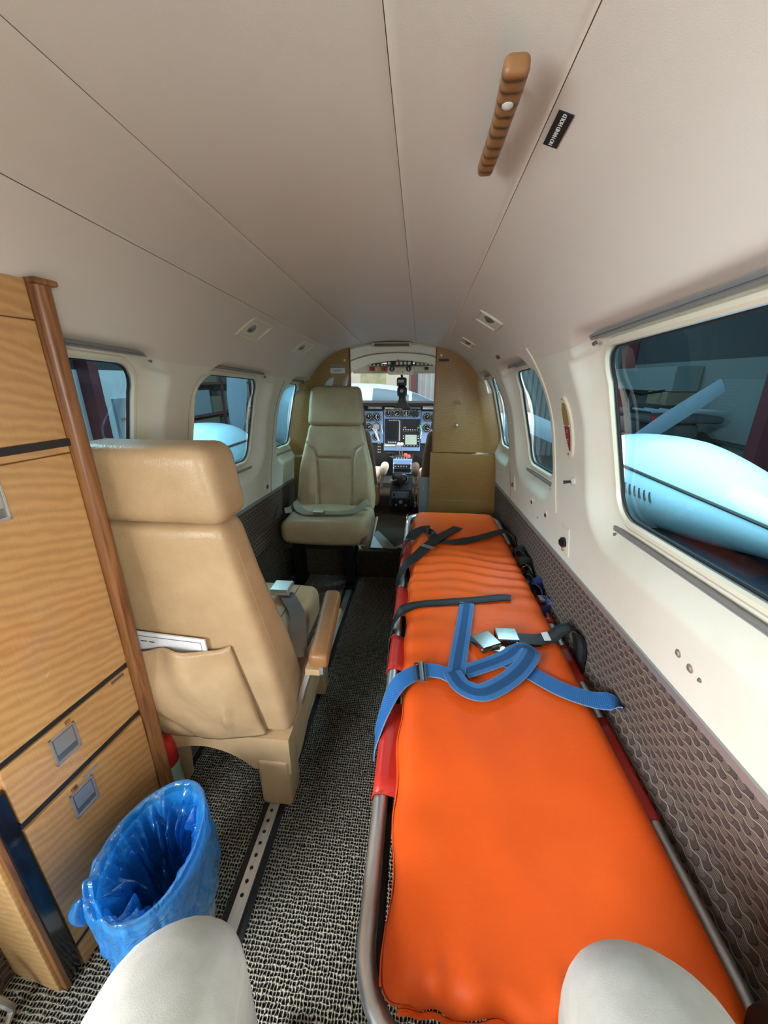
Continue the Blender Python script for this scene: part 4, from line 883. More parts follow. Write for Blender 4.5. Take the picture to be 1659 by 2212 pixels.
# ------------------------------------------------------------------ forward partitions
def part_poly(x_in, z0, z1, sg, shrink=-0.045):
    P = []
    for k in range(40):
        s = k/39*1.30; p = shell(2.40, s, -shrink)
        if abs(p.x) >= x_in and z0 <= p.z <= z1: P.append((sg*p.x, p.z))
    pts = [(sg*x_in, z0), (sg*x_in, min(z1, shell(2.40, interp(x_in, _sx[:50], SS[:50]), 0.0).z+0.02))]+P
    lo = max(P, key=lambda q: -q[1]); pts.append((lo[0], z0)); return pts
def partition(name, lab, sg, xi_u, xi_l, zs):
    r = T(name, lab, 'partition', (sg*0.45,2.40,0.17))
    MB().prism(part_poly(xi_u, zs+0.003, 1.5, sg), 0.018, 'Y', 2.392).build('upper_panel', 'bulkhead_wood', r, smooth=False)
    MB().prism(part_poly(xi_l, 0.17, zs, sg, -0.01), 0.022, 'Y', 2.386).build('lower_panel', 'bulkhead_wood', r, smooth=False)
    MB().box((sg*xi_u-0.004,2.390,zs+0.004),(sg*xi_u+0.004,2.412,1.286)).build('edge_trim', 'oak_vertical', r, smooth=False)
    return r
# wooden partitions either side of the opening
pR = partition('wood_partition', 'glossy figured-wood partition right of the cockpit opening', 1, 0.247, 0.235, 0.688)
pL = partition('wood_partition', 'figured-wood partition with white placard left of the cockpit opening', -1, 0.258, 0.250, 0.655)
for (x, z) in ((0.37,0.985),(0.392,0.985),(0.385,0.855)): 
    MB().lathe([(0,-0.012),(0.006,-0.011),(0.010,-0.006),(0.0115,0)], (x,2.392,z), 16, 'Y').build('coat_knob', 'clear_plastic' if x != 0.385 else 'nickel', pR)
for (p, x, z) in ((pR,0.276,1.247),(pL,-0.286,1.222)):
    MB().lathe([(0,-0.006),(0.006,-0.005),(0.008,0)], (x,2.391,z), 14, 'Y').build('snap_stud', 'nickel', p)
MB().box((0.262,2.389,1.214),(0.318,2.392,1.228)).build('black_label', 'black_plastic', pR, smooth=False)
MB().box((-0.374,2.389,1.150),(-0.286,2.392,1.180), 0.0006).build('white_placard', 'print_white', pL, smooth=False)
MB().box((-0.374,2.389,1.186),(-0.286,2.392,1.200), 0.0006).build('beige_placard', 'grey_cloth', pL, smooth=False)
text('placard_text', 'N270AP', 0.014, (-0.330,2.3885,1.165), (1,0,0), (0,0,1), 'print_dark', pL)
# spar box step and cockpit floor
fs = S('floor_step', (0,2.2,0.0), 'carpeted step up to the cockpit floor')
MB().rbox((-0.66,2.03,-0.02),(0.66,3.6,0.17), 0.008).build('carpet', 'dark_carpet', fs)
lg = T('carpet_ledge', 'carpeted ledge along the left wall behind the front seat legs', 'ledge', (-0.57,1.7,0))
MB().prism([(-0.625,0.0),(-0.53,0.0),(-0.545,0.12),(-0.58,0.22),(-0.625,0.27)], 0.62, 'Y', 1.25).build('carpet', 'dark_carpet', lg, smooth=False)

# ------------------------------------------------------------------ wall and ceiling fixtures
def frame_at(y, s, off=0.0):
    """local frame on the lining: origin, along y, along section downwards, into the cabin"""
    sg = 1 if s >= 0 else -1
    o = shell(y, s, off); ey = Vector((0,1,-KS)).normalized(); n = -snorm(y, s); es = n.cross(ey); es = es if es.z < 0 or abs(s) < 0.3 else -es
    return o, ey, es.normalized(), n
def loc_mesh(m, fr):
    o, a, b, n = fr; m.v = [o+a*p.x+b*p.y+n*p.z for p in m.v]; return m
def air_light(y, s, w, h, lab):
    fr = frame_at(y, s); r = T('reading_light', lab, 'reading light', tuple(fr[0]))
    m = MB()
    for (a0,a1,b0,b1) in ((-w,w,-h,-h+0.008),(-w,w,h-0.008,h),(-w,-w+0.008,-h,h),(w-0.008,w,-h,h)): m.rbox((a0,b0,-0.002),(a1,b1,0.006), 0.002)
    loc_mesh(m, fr).build('bezel', 'cream_gloss', r)
    loc_mesh(MB().box((-w+0.004,-h+0.004,-0.001),(w-0.004,h-0.004,0.0012)), fr).build('recess', 'cream_plastic', r, smooth=False)
    loc_mesh(MB().lathe([(0.0,0.009),(0.009,0.0085),(0.015,0.005),(0.018,0.001),(0.018,-0.001)], (-w*0.30,0,0), 20), fr).build('eyeball', 'grey_metal', r)
    loc_mesh(MB().lathe([(0.0,0.0098),(0.006,0.0096),(0.0085,0.0088)], (-w*0.30,0,0), 16), fr).build('lens', 'chrome', r)
    loc_mesh(MB().lathe([(0.0,0.002),(0.013,0.0022),(0.016,0.001)], (w*0.45,0,0), 20), fr).build('air_outlet', 'cream_plastic', r)
    return r
air_light(1.376, -0.412, 0.082, 0.044, 'square cream reading light over the near left windows')
air_light(1.91, -0.405, 0.078, 0.042, 'square cream reading light by the left partition arch')
air_light(1.356, 0.382, 0.064, 0.042, 'square cream reading light over the near right windows')
air_light(1.893, 0.376, 0.066, 0.036, 'small cream reading light by the right partition arch')
# label by the upper right panel
fr = frame_at(1.66, 0.505); lb = loc_mesh(MB().rbox((-0.028,-0.008,0),(0.028,0.008,0.002), 0.001), fr).build('lining_label', 'seat_brown'); tag(lb, 'small brown label above the middle right window', 'label')
# slim overhead lamp at the cockpit arch
ol = T('arch_lamp', 'slim brown lens lamp at the top of the cockpit arch', 'lamp', (0,2.40,1.30))
MB().rbox((-0.125,2.372,1.290),(0.102,2.412,1.316), 0.004).build('housing', 'cream_gloss', ol)
MB().rbox((-0.108,2.368,1.294),(0.090,2.374,1.309), 0.002).build('lens', 'seat_brown', ol)
# emergency pull placard on the right pillar
fr = frame_at(1.135, 0.765); ep = T('emergency_exit_placard', 'cream framed amber and red exit handle placard on the right pillar', 'placard', tuple(fr[0]))
def ovalp(w, h, z, n=28, p=2.6): return [(w*math.copysign(abs(math.cos(2*math.pi*k/n))**(2/p), math.cos(2*math.pi*k/n)), h*math.copysign(abs(math.sin(2*math.pi*k/n))**(2/p), math.sin(2*math.pi*k/n))) for k in range(n)]
def curved(m):   # follow the lining's curve along the section
    out = []
    for p in m.v: out.append(shell(1.135+p.x, 0.765+p.y, -p.z))
    m.v = out; return m
def cprism(poly, z0, z1):
    n = len(poly); rings = [[(x*k, y*k) for x, y in poly] for k in (1.0, 0.8, 0.5, 0.2)]; m = MB()
    vs = [(x,y,z0) for x, y in poly]; fs = []
    for r_ in rings: vs += [(x,y,z1) for x, y in r_]
    for q in range(4):
        for i in range(n): fs.append((q*n+i, q*n+(i+1)%n, (q+1)*n+(i+1)%n, (q+1)*n+i))
    fs.append(tuple(4*n+i for i in range(n))); return m.add(vs, fs)
curved(cprism(ovalp(0.033,0.089,0), -0.001, 0.006)).build('surround', 'cream_gloss', ep)
curved(cprism([(-0.014,-0.068),(0.004,-0.070),(0.020,-0.05),(0.022,-0.008),(-0.020,-0.008),(-0.020,-0.05)], 0.005, 0.0068)).build('amber_window', 'amber_plastic', ep)
curved(cprism([(x,y+0.035) for x, y in [(-0.014,-0.037),(0.012,-0.037),(0.012,0.0),(-0.004,0.038),(-0.010,0.036),(-0.014,0.0)]], 0.005, 0.0068) if False else MB().add([(-0.022,-0.002,0.0069),(0.018,-0.002,0.0069),(0.014,0.028,0.0069),(-0.010,0.066,0.0069),(-0.018,0.066,0.0069),(-0.022,0.028,0.0069)], [(0,1,2,5),(2,3,4,5)])).build('red_label', 'red_label', ep)
for i, yy in enumerate((0.008,0.013,0.034,0.039)):
    curved(MB().box((-0.006,yy,0.0068),(0.003,yy+0.0018,0.0074))).build('print', 'print_white', ep, smooth=False)
for yy in (-0.079, 0.078):
    curved(MB().cyl((0,yy,0.005),(0,yy,0.0075), 0.003, 10)).build('screw', 'grey_metal', ep)
# toggle switch, outlet plates, latches, screws
fr = frame_at(1.110, 0.919); tg = T('toggle_switch', 'chrome toggle switch on the right pillar below the red placard', 'switch', tuple(fr[0]))
loc_mesh(MB().lathe([(0.013,0),(0.013,0.005),(0.009,0.009),(0.004,0.010)], (0,0,0), 18), fr).build('bushing', 'bright_metal', tg)
loc_mesh(MB().tube([(0,0,0.008),(0.004,0.0,0.028)], [0.0034,0.0052], 10), fr).build('lever', 'black_plastic', tg)
def plate(y, s, w, h, lab, name, big):
    fr = frame_at(y, s); r = T(name, lab, 'socket', tuple(fr[0]))
    loc_mesh(MB().rbox((-w,-h,-0.001),(w,h,0.004), 0.0015), fr).build('plate', 'cream_gloss', r)
    loc_mesh(MB().rbox((-w+0.007,-h+0.007,0.003),(w-0.007,h-0.007,0.0046), 0.001), fr).build('inset', 'cream_plastic', r)
    if big:
        loc_mesh(MB().lathe([(0.0,0.022),(0.010,0.020),(0.0165,0.013),(0.0165,0.004)], (-0.004,0.006,0), 22), fr).build('plug', 'black_gloss', r)
        loc_mesh(MB().lathe([(0.0,0.010),(0.007,0.010),(0.008,0.004)], (0.002,0.030,0), 14), fr).build('stud', 'nickel', r)
    else:
        loc_mesh(MB().tube([(0,0.0,0.004),(0.003,0.006,0.010),(0.0,0.018,0.006)], [0.004,0.005,0.006], 8), fr).build('plug', 'black_plastic', r)
plate(1.173, 1.125, 0.033, 0.047, 'cream socket plate with black plug on the right wall', 'socket_plate', True)
plate(1.885, 1.095, 0.026, 0.036, 'small cream socket plate near the right partition', 'socket_plate', False)
plate(1.915, -1.145, 0.027, 0.036, 'small cream socket plate on the left wall beyond the near seat', 'socket_plate', False)
def stud(y, s, lab, r_=0.015):
    fr = frame_at(y, s); r = T('table_latch', lab, 'latch', tuple(fr[0]))
    loc_mesh(MB().prism([(r_*(1.15 if k % 2 else 0.75)*math.cos(math.pi*k/5), r_*(1.15 if k % 2 else 0.75)*math.sin(math.pi*k/5)) for k in range(10)], 0.004, 'Z', 0), fr).build('plate', 'bright_metal', r, smooth=False)
    loc_mesh(MB().lathe([(0,0.007),(r_*0.45,0.006),(r_*0.5,0.003)], (0,0,0), 12), fr).build('socket', 'black_gloss', r)
stud(1.555, 1.104, 'star shaped chrome latch farther along the right wall'); stud(1.372, 1.104, 'star shaped chrome latch nearer along the right wall'); stud(1.603, -1.144, 'star shaped chrome latch on the left wall')
for i, (y, s, r_, lab) in enumerate(((0.611,1.128,0.0075,'upper of two round steel studs on the cream wall'),(0.578,1.134,0.008,'lower of two round steel studs on the cream wall'),(0.553,1.137,0.004,'tiny steel screw below the two wall studs'),(1.475,1.145,0.004,'tiny dark screw under the nearer star latch'),(1.905,-1.0,0.003,'tiny screw on the left pillar'),(2.24,-1.10,0.004,'upper screw on the left wall panel beside the partition'),(2.24,-1.145,0.004,'lower screw on the left wall panel beside the partition'),(2.19,1.085,0.004,'upper screw on the right wall panel beside the partition'),(2.19,1.125,0.004,'lower screw on the right wall panel beside the partition'))):
    fr = frame_at(y, s); o = loc_mesh(MB().lathe([(0,0.004),(r_*0.55,0.0035),(r_*0.6,0.002),(r_,0.001),(r_,-0.001)], (0,0,0), 14), fr).build('wall_stud' if r_ > 0.006 else 'wall_screw', 'nickel' if r_ > 0.006 else 'grey_metal'); tag(o, lab, 'stud' if r_ > 0.006 else 'screw')
# panel joints in the sidewalls
for n, (y, sa, sb_) in enumerate(((1.985,-0.60,-1.20),(1.965,0.62,1.20),(1.262,0.52,1.06))):
    P = [shell(y+(0.004*math.sin(k/20*math.pi) if n == 2 else 0), lerp(sa, sb_, k/20), -0.0008 + (recess(y, abs(lerp(sa,sb_,k/20)), WINR if sa > 0 else WINL))) for k in range(21)]
    o = MB().tube(P, 0.0016 if n < 2 else 0.0035, 6).build('trim_%d' % (n+3), 'grey_cloth' if n < 2 else 'cream_gloss'); tag(o, 'thin panel joint in the %s sidewall' % ('left' if sa < 0 else 'right'), kind='structure')
# wooden ceiling handle and placard
hd2 = T('wooden_handle', 'striped wooden handle bar screwed to the headliner', 'handle', (0.236,0.49,1.38))
MB().soft((0.2290,0.416,1.352),(0.2470,0.588,1.367), 0.005, (8,18,5), lambda p: Vector((0.238+(p.x-0.238)*(1+0.18*sstep(0.50,0.43,p.y))+0.002*math.sin((p.y-0.4)*17), p.y, p.z))).build('bar', 'zebra_wood', hd2)
MB().lathe([(0,-0.0030),(0.0035,-0.0024),(0.0052,-0.0008),(0.0055,0.001)], (0.239,0.455,1.3525), 16).build('screw', 'bright_metal', hd2)
for yy in (0.465,0.545): MB().cyl((0.239,yy,1.366),(0.239,yy,1.392), 0.004, 12).build('standoff', 'nickel', hd2)
fr = frame_at(0.515, 0.305); pl = T('hand_hold_placard', 'small black placard reading NO HAND HOLD beside the wooden handle', 'placard', tuple(fr[0]))
loc_mesh(MB().box((-0.0255,-0.0078,-0.0005),(0.0255,0.0078,0.0012)), fr).build('plate', 'black_plastic', pl, smooth=False)
text('placard_text', 'NO HAND HOLD', 0.0060, fr[0]+fr[3]*0.0014-fr[1]*0.001, -fr[1], -(fr[3].cross(fr[1])) if (fr[3].cross(fr[1])).x > 0 else fr[3].cross(fr[1]), 'print_white', pl)

# ------------------------------------------------------------------ cockpit
cs = S('cockpit_ceiling', (0,2.8,1.3), 'pale cockpit headliner')
MB().grid(lambda u, v: shell(lerp(2.41,3.12,u), lerp(-0.52,0.52,v), 0.012)-Vector((0,0,0.066*u*u)), 16, 40).build('headliner', 'cream_plastic', cs)
MB().tube([shell(2.80, lerp(-0.5,0.5,k/40), -0.014)-Vector((0,0,0.004)) for k in range(41)], 0.005, 6).build('seam_bow', 'grey_cloth', cs)
MB().tube([shell(2.415, lerp(-0.62,0.62,k/50), -0.006) for k in range(51)], 0.008, 6).build('arch_trim', 'cream_gloss', cs)
for sg, nm in ((-1,'wall_cockpit_left'),(1,'wall_cockpit_right')):
    w = S(nm, (sg*0.63,2.9,0.4), 'cream cockpit sidewall')
    MB().grid(lambda u, v: shell(lerp(2.41,3.6,u), sg*lerp(0.98,1.40,v)), 6, 10).build('side_panel', 'cream_plastic', w)
    MB().grid(lambda u, v: shell(lerp(2.41,2.56,u), sg*lerp(0.50,0.99,v)), 4, 14).build('side_panel', 'cream_plastic', w)
    MB().tube([shell(lerp(3.12,3.20,k/20), sg*lerp(0.50,1.0,k/20), 0.0) for k in range(21)], 0.022, 8).build('pillar', 'cream_gloss', w)
    MB().grid(lambda u, v: shell(lerp(2.56,3.2,u), sg*lerp(0.5,0.99,v), 0.01), 4, 10).build('side_pane', 'clear_glass', w)
    MB().tube([shell(2.60+0.5*0, sg*lerp(0.53,0.97,k/16), -0.004) for k in range(17)]+[shell(lerp(2.6,3.12,k/10), sg*0.975, -0.004) for k in range(11)]+[shell(3.12, sg*lerp(0.97,0.53,k/16), -0.004) for k in range(17)]+[shell(lerp(3.12,2.6,k/10), sg*0.53, -0.004) for k in range(11)], 0.013, 8, closed=True).build('window_frame', 'cream_gloss', w)
# windscreen
ws = S('windscreen', (0,3.4,0.9), 'two-piece cockpit windscreen')
for sg in (-1,1):
    MB().add([(sg*0.012,3.13,1.185),(sg*0.42,3.08,1.13),(sg*0.62,3.38,0.86),(sg*0.012,3.72,0.875)], [(0,1,2,3)]).build('pane', 'clear_glass', ws, smooth=False)
    MB().tube([(sg*0.42,3.08,1.13),(sg*0.62,3.38,0.86)], 0.018, 8).build('side_post', 'cream_gloss', ws)
MB().tube([(0.012,3.125,1.165),(0.012,3.30,1.08),(0.012,3.70,0.875)], 0.010, 8).build('centre_post', 'black_plastic', ws)
MB().add([(-0.62,3.36,0.84),(-0.2,3.74,0.872),(0.2,3.74,0.872),(0.62,3.36,0.84),(-0.62,3.36,0.80),(-0.2,3.74,0.80),(0.2,3.74,0.80),(0.62,3.36,0.80)], [(0,1,5,4),(1,2,6,5),(2,3,7,6)]).build('cowl_edge', 'white_paint', ws, smooth=False)
# overhead switch panel
ov = T('overhead_panel', 'cream overhead switch panel above the windscreen', 'switch panel', (0,3.12,1.2))
MB().add([(-0.36,3.11,1.158),(0.36,3.11,1.158),(0.36,3.10,1.226),(-0.36,3.10,1.226),(-0.36,3.17,1.158),(0.36,3.17,1.158),(0.36,3.20,1.24),(-0.36,3.20,1.24)], [(0,1,2,3),(0,4,5,1),(3,2,6,7),(0,3,7,4),(1,5,6,2)]).build('header', 'cream_plastic', ov, smooth=False)
MB().rbox((-0.092,3.072,1.148),(0.104,3.112,1.205), 0.014, 3).build('pod', 'cream_gloss', ov)
for x in (-0.058,0.066):
    k_ = MB().lathe([(0,-0.004),(0.017,-0.003),(0.020,0.0),(0.020,0.004)], (x,3.070,1.190), 22, 'Y').build('dial', 'dial_black', ov)
    MB().box((x-0.002,3.063,1.177),(x+0.002,3.066,1.200)).build('pointer', 'print_white', k_, smooth=False)
for (x, z) in ((0.004,1.188),(-0.012,1.168),(0.022,1.168),(-0.012,1.198),(0.022,1.198)): MB().lathe([(0,-0.010),(0.003,-0.010),(0.005,0)], (x,3.072,z), 8, 'Y').build('knob', 'grey_metal', ov)
MB().rbox((-0.098,3.075,1.212),(0.098,3.105,1.246), 0.003).build('switch_bank', 'black_plastic', ov)
for x in (-0.080,-0.020,0.010,0.040,0.070): MB().rbox((x-0.010,3.070,1.219),(x+0.010,3.077,1.240), 0.002).build('switch', 'print_white', ov)
MB().tube([(-0.006,3.06,1.225),(-0.010,3.045,1.250),(-0.012,3.05,1.275)], [0.005,0.006,0.008], 8).build('lever', 'switch_red', ov)
for k, (x, c) in enumerate(((-0.222,'switch_red'),(-0.200,'switch_red'),(-0.158,'yellow_lens'),(-0.130,'switch_red'),(-0.108,'switch_red'))): MB().rbox((x-0.009,3.090,1.176),(x+0.009 if c != 'yellow_lens' else x+0.016,3.102,1.205), 0.002).build('switch', c, ov)
for x in (-0.225,-0.195,-0.165,-0.135,-0.110,-0.085): MB().rbox((x-0.009,3.086,1.212),(x+0.009,3.096,1.223), 0.002).build('switch', 'print_white', ov)
MB().box((-0.235,3.090,1.210),(-0.095,3.10,1.227)).build('switch_bank', 'black_plastic', ov, smooth=False)
MB().box((0.110,3.090,1.212),(0.245,3.10,1.232)).build('switch_bank', 'black_plastic', ov, smooth=False)
for x in (0.135,0.165,0.195,0.225): MB().rbox((x-0.010,3.086,1.216),(x+0.010,3.096,1.230), 0.002).build('switch', 'print_white', ov)
for x in (0.120,0.144): MB().rbox((x-0.010,3.090,1.178),(x+0.010,3.102,1.204), 0.002).build('switch', 'print_white', ov)
MB().box((0.185,3.092,1.183),(0.215,3.102,1.203), 0.002).build('meter', 'dial_black', ov)
MB().box((-0.24,3.10,1.157),(0.28,3.115,1.163)).build('lower_lip', 'cream_gloss', ov, smooth=False)
# compass on the centre post
cp = T('compass', 'black magnetic compass hanging on the windscreen centre post', 'compass', (0.01,3.15,1.08))
MB().soft((-0.024,3.10,1.062),(0.052,3.15,1.13), 0.016, (8,6,8)).build('case', 'black_plastic', cp); MB().box((-0.014,3.096,1.092),(0.032,3.102,1.112), 0.002).build('card_window', 'panel_trim', cp)
MB().soft((-0.020,3.09,0.985),(0.056,3.15,1.064), 0.022, (8,6,8)).build('camera_body', 'black_plastic', cp); MB().lathe([(0.004,-0.006),(0.012,-0.006),(0.014,0.002)], (0.017,3.088,1.032), 16, 'Y').build('bezel', 'panel_trim', cp)
MB().prism([(-0.052,0.895),(-0.026,0.925),(-0.010,0.965),(-0.004,1.03),(0.040,1.03),(0.044,0.965),(0.060,0.925),(0.088,0.895)], 0.05, 'Y', 3.16).build('stem', 'black_plastic', cp, smooth=False)
# instrument panel
ip = T('instrument_panel', 'blue grey instrument panel full of round gauges and screens', 'instrument panel', (0,3.35,0.6))
YP = 3.35
def ux(u): return (u-866.8)*0.0039
def vz(v): return 0.909-(v-875)*0.00395
def pan(u0, u1, v0, v1, d, mat, name, par=None, b=0.003): return MB().box((ux(u0),YP-d,vz(v1)),(ux(u1),YP-d+0.012,vz(v0)), b).build(name, mat, par or ip)
MB().box((-0.62,YP,0.30),(0.62,YP+0.03,0.90)).build('backing', 'black_plastic', ip, smooth=False)
pan(745,828,887,955,0.012,'panel_blue','sub_panel'); pan(829.5,910,884,972,0.010,'panel_blue','sub_panel'); pan(911,985,887,955,0.012,'panel_blue','sub_panel')
MB().prism([(-0.64,0.905),(0.64,0.905),(0.60,0.93),(-0.60,0.93)], 0.36, 'Y', 3.30).build('glare_shield', 'black_rubber', ip, smooth=False)
pan(795,826,877,883,0.016,'panel_trim','annunciator'); pan(831.5,868,878.5,883,0.014,'ivory','annunciator'); pan(870,910,877.5,882,0.014,'panel_trim','annunciator'); pan(913.5,937,875.5,882.5,0.030,'white_paper','card')
pan(800,806,878.5,882,0.018,'print_white','card'); pan(812,822,878.5,882,0.018,'print_white','card')
def gauge(u, v, r, hands, face='dial_black', square=False):
    c = (ux(u), YP-0.012, vz(v)); R = r*0.0039
    g = MB().lathe([(R*1.12,0),(R*1.12,-0.010),(R*0.98,-0.012),(R*0.95,-0.008)], c, 24, 'Y').build('gauge', 'dial_black', ip)
    MB().lathe([(0,-0.007),(R*0.97,-0.007)], c, 24, 'Y').build('dial', face, g)
    m = MB()
    for k in range(12):
        if k == 6 and square: continue
        a = 2*math.pi*k/12; ca, sa = math.cos(a), math.sin(a); w = 0.0022
        P = [(R*0.72,-w),(R*0.92,-w),(R*0.92,w),(R*0.72,w)]; m.add([(c[0]+p*ca-q*sa, YP-0.0197, c[2]+p*sa+q*ca) for p, q in P], [(0,1,2,3)])
    m.build('ticks', 'print_white', g, smooth=False)
    for a, L in hands:
        a = math.radians(a); MB().tube([(c[0],YP-0.021,c[2]),(c[0]+L*R*math.sin(a),YP-0.021,c[2]+L*R*math.cos(a))], [0.003,0.0015], 6).build('needle', 'print_white', g)
    return g
gauge(839.7,891.5,7.2,[(0,0.6)]); gauge(859,891,7.6,[(225,0.7)]); gauge(878.4,891,7.6,[(180,0.75),(0,0.5)])
gauge(898.3,891,7.8,[], square=True); pan(893.5,903,885.5,897,0.024,'screen_dark','screen')
gauge(812.5,899.6,8.2,[(20,0.7),(150,0.5)]); gauge(813,920,8.0,[(240,0.4)], face='panel_trim'); gauge(811.5,941,7.4,[(40,0.5)]); gauge(796,900,7.5,[(10,0.6)]); gauge(796,921,7.5,[(80,0.6)])
gauge(924,899,8,[(30,0.6)]); gauge(941,899,8,[(200,0.6)]); gauge(924,921,8,[(120,0.6)])
MB().tube([(ux(808),3.26,vz(921)),(ux(812),3.25,vz(926)),(ux(821),3.25,vz(948))], 0.008, 8).build('yoke_tube', 'panel_trim', ip)
MB().tube([(ux(811),3.27,vz(920)),(ux(815),3.262,vz(926)),(ux(820),3.262,vz(944)),(ux(816),3.262,vz(950))], 0.006, 8).build('yoke_tube', 'panel_trim', ip)
def avionic(u0,u1,v0,v1,s,mat):
    a = pan(u0,u1,v0,v1,0.018,'black_plastic','avionics_unit'); pan(s[0],s[1],s[2],s[3],0.021,mat,'screen',a,0.002); return a
a1 = avionic(831.5,869.5,903,955.5,(836,862,912,946),'screen_dark'); a2_ = avionic(871,909,903,928,(875,902,904,917.5),'screen_dark'); a3 = avionic(871,909,929.5,962,(877,902.6,936.5,957.6),'screen_pale')
for u in (841,845,849,853,857,861): pan(u,u+2.4,905,907.5,0.021,'panel_trim','button',a1,0.001)
for u in (839,843,847,851,855): pan(u,u+2.4,952,954,0.021,'print_white','button',a1,0.001)
for u in (872,877,882,887,892,897,902): pan(u,u+2.4,925,926.6,0.021,'print_white','button',a2_,0.001)
for u in (873,876.5,903,906): pan(u,u+2,919.5,923,0.021,'panel_trim','button',a2_,0.001)
for v in (938,943,949): pan(904.5,907,v,v+2,0.021,'print_white','button',a3,0.001); 
for u in (875,882,889,896,903): pan(u,u+2.2,959,961,0.021,'panel_trim','button',a3,0.001)
for v in (938,943): pan(872.5,874.5,v,v+2,0.021,'print_white','button',a3,0.001)
pan(863,866,906,950,0.020,'panel_trim','rail',a1,0.001); pan(831.5,855,958.7,962.5,0.016,'ivory','card')
MB().tube([(ux(909),3.31,vz(915)),(ux(912.5),3.31,vz(927))], 0.006, 6).build('tag', 'green_tag', ip); MB().tube([(ux(912.3),3.31,vz(928)),(ux(911),3.31,vz(944))], 0.004, 6).build('tag', 'print_white', ip)
MB().tube([(ux(824),3.325,vz(915)),(ux(828),3.325,vz(935))], 0.003, 6).build('tag', 'print_white', ip)
for v in (957,964,970,976): 
    for u in (817,821): MB().lathe([(0,-0.010),(0.004,-0.010),(0.006,0)], (ux(u),YP-0.002,vz(v)), 10, 'Y').build('knob', 'panel_trim', ip)
# pedestal with levers
pd = T('centre_pedestal', 'black centre pedestal with throttle levers and radios between the pilots', 'pedestal', (0.03,2.95,0.17))
MB().prism([(2.74,0.17),(3.34,0.17),(3.34,0.50),(3.16,0.50),(3.12,0.36),(2.92,0.345),(2.78,0.335),(2.74,0.22)], 0.16, 'X', -0.045).build('housing', 'black_plastic', pd, smooth=False)
MB().box((-0.048,3.115,0.375),(0.108,3.15,0.495), 0.004).build('radio_panel', 'panel_blue', pd)
MB().box((-0.036,3.108,0.425),(0.094,3.118,0.455), 0.002).build('radio', 'dial_black', pd); MB().box((-0.04,3.108,0.392),(0.10,3.118,0.418), 0.002).build('radio', 'black_gloss', pd)
for (x, z) in ((-0.042,0.462),(0.098,0.462),(-0.042,0.424),(0.098,0.424)): MB().lathe([(0,-0.004),(0.004,-0.003),(0.005,0)], (x,3.114,z), 8, 'Y').build('screw', 'print_white', pd)
for k in range(5): MB().box((-0.030+k*0.022,3.106,0.435),(-0.020+k*0.022,3.109,0.444)).build('button', 'panel_trim', pd, smooth=False)
for (x, zt, mat, r) in ((-0.090,0.528,'black_gloss',0.013),(-0.066,0.528,'black_gloss',0.013),(-0.006,0.612,'ivory',0.013),(0.020,0.612,'ivory',0.013),(0.052,0.520,'knob_red',0.015),(0.078,0.512,'knob_red',0.014)):
    lv = MB().tube([(x*0.6+0.012,3.22,0.475),(x,3.17,zt-0.012)], 0.004, 6).build('lever', 'nickel', pd)
    MB().soft((x-r,3.155,zt-r),(x+r,3.185,zt+r), 0.008, (6,6,6)).build('lever_knob', mat, lv)
for x in (-0.022,-0.002,0.020,0.042,0.064): MB().box((x-0.004,3.14,0.478),(x+0.004,3.15,0.508)).build('gate', 'nickel', pd, smooth=False)
MB().lathe([(0.020,-0.006),(0.036,-0.006),(0.038,0.0),(0.036,0.02)], (0.048,2.93,0.385), 26, 'Y').build('trim_wheel', 'black_gloss', pd)
MB().lathe([(0.030,-0.012),(0.036,-0.008),(0.036,0.0)], (0.048,2.926,0.385), 26, 'Y').build('trim_ring', 'panel_trim', pd)
MB().soft((-0.04,2.86,0.335),(0.045,2.98,0.43), 0.03, (8,8,8)).build('boot', 'black_rubber', pd); MB().tube(cr([(-0.045,2.89,0.375),(-0.01,2.87,0.385),(0.02,2.88,0.40)],5), 0.012, 8).build('trim_cover', 'panel_trim', pd)
MB().box((-0.028,2.735,0.285),(0.098,2.745,0.328), 0.002).build('switch_panel', 'panel_blue', pd); 
for x in (-0.018,0.022,0.042,0.062): MB().box((x,2.728,0.295),(x+0.010,2.737,0.318), 0.002).build('switch', 'black_gloss' if x < 0 else 'panel_trim', pd)
MB().box((-0.030,2.733,0.215),(0.108,2.742,0.275), 0.002).build('selector_panel', 'dial_black', pd)
for (x, z, r) in ((0.04,0.250,0.016),(0.004,0.228,0.010),(0.076,0.228,0.010)): MB().lathe([(0,-0.010),(r*0.6,-0.010),(r,-0.002),(r,0)], (x,2.733,z), 14, 'Y').build('selector', 'panel_trim', pd)
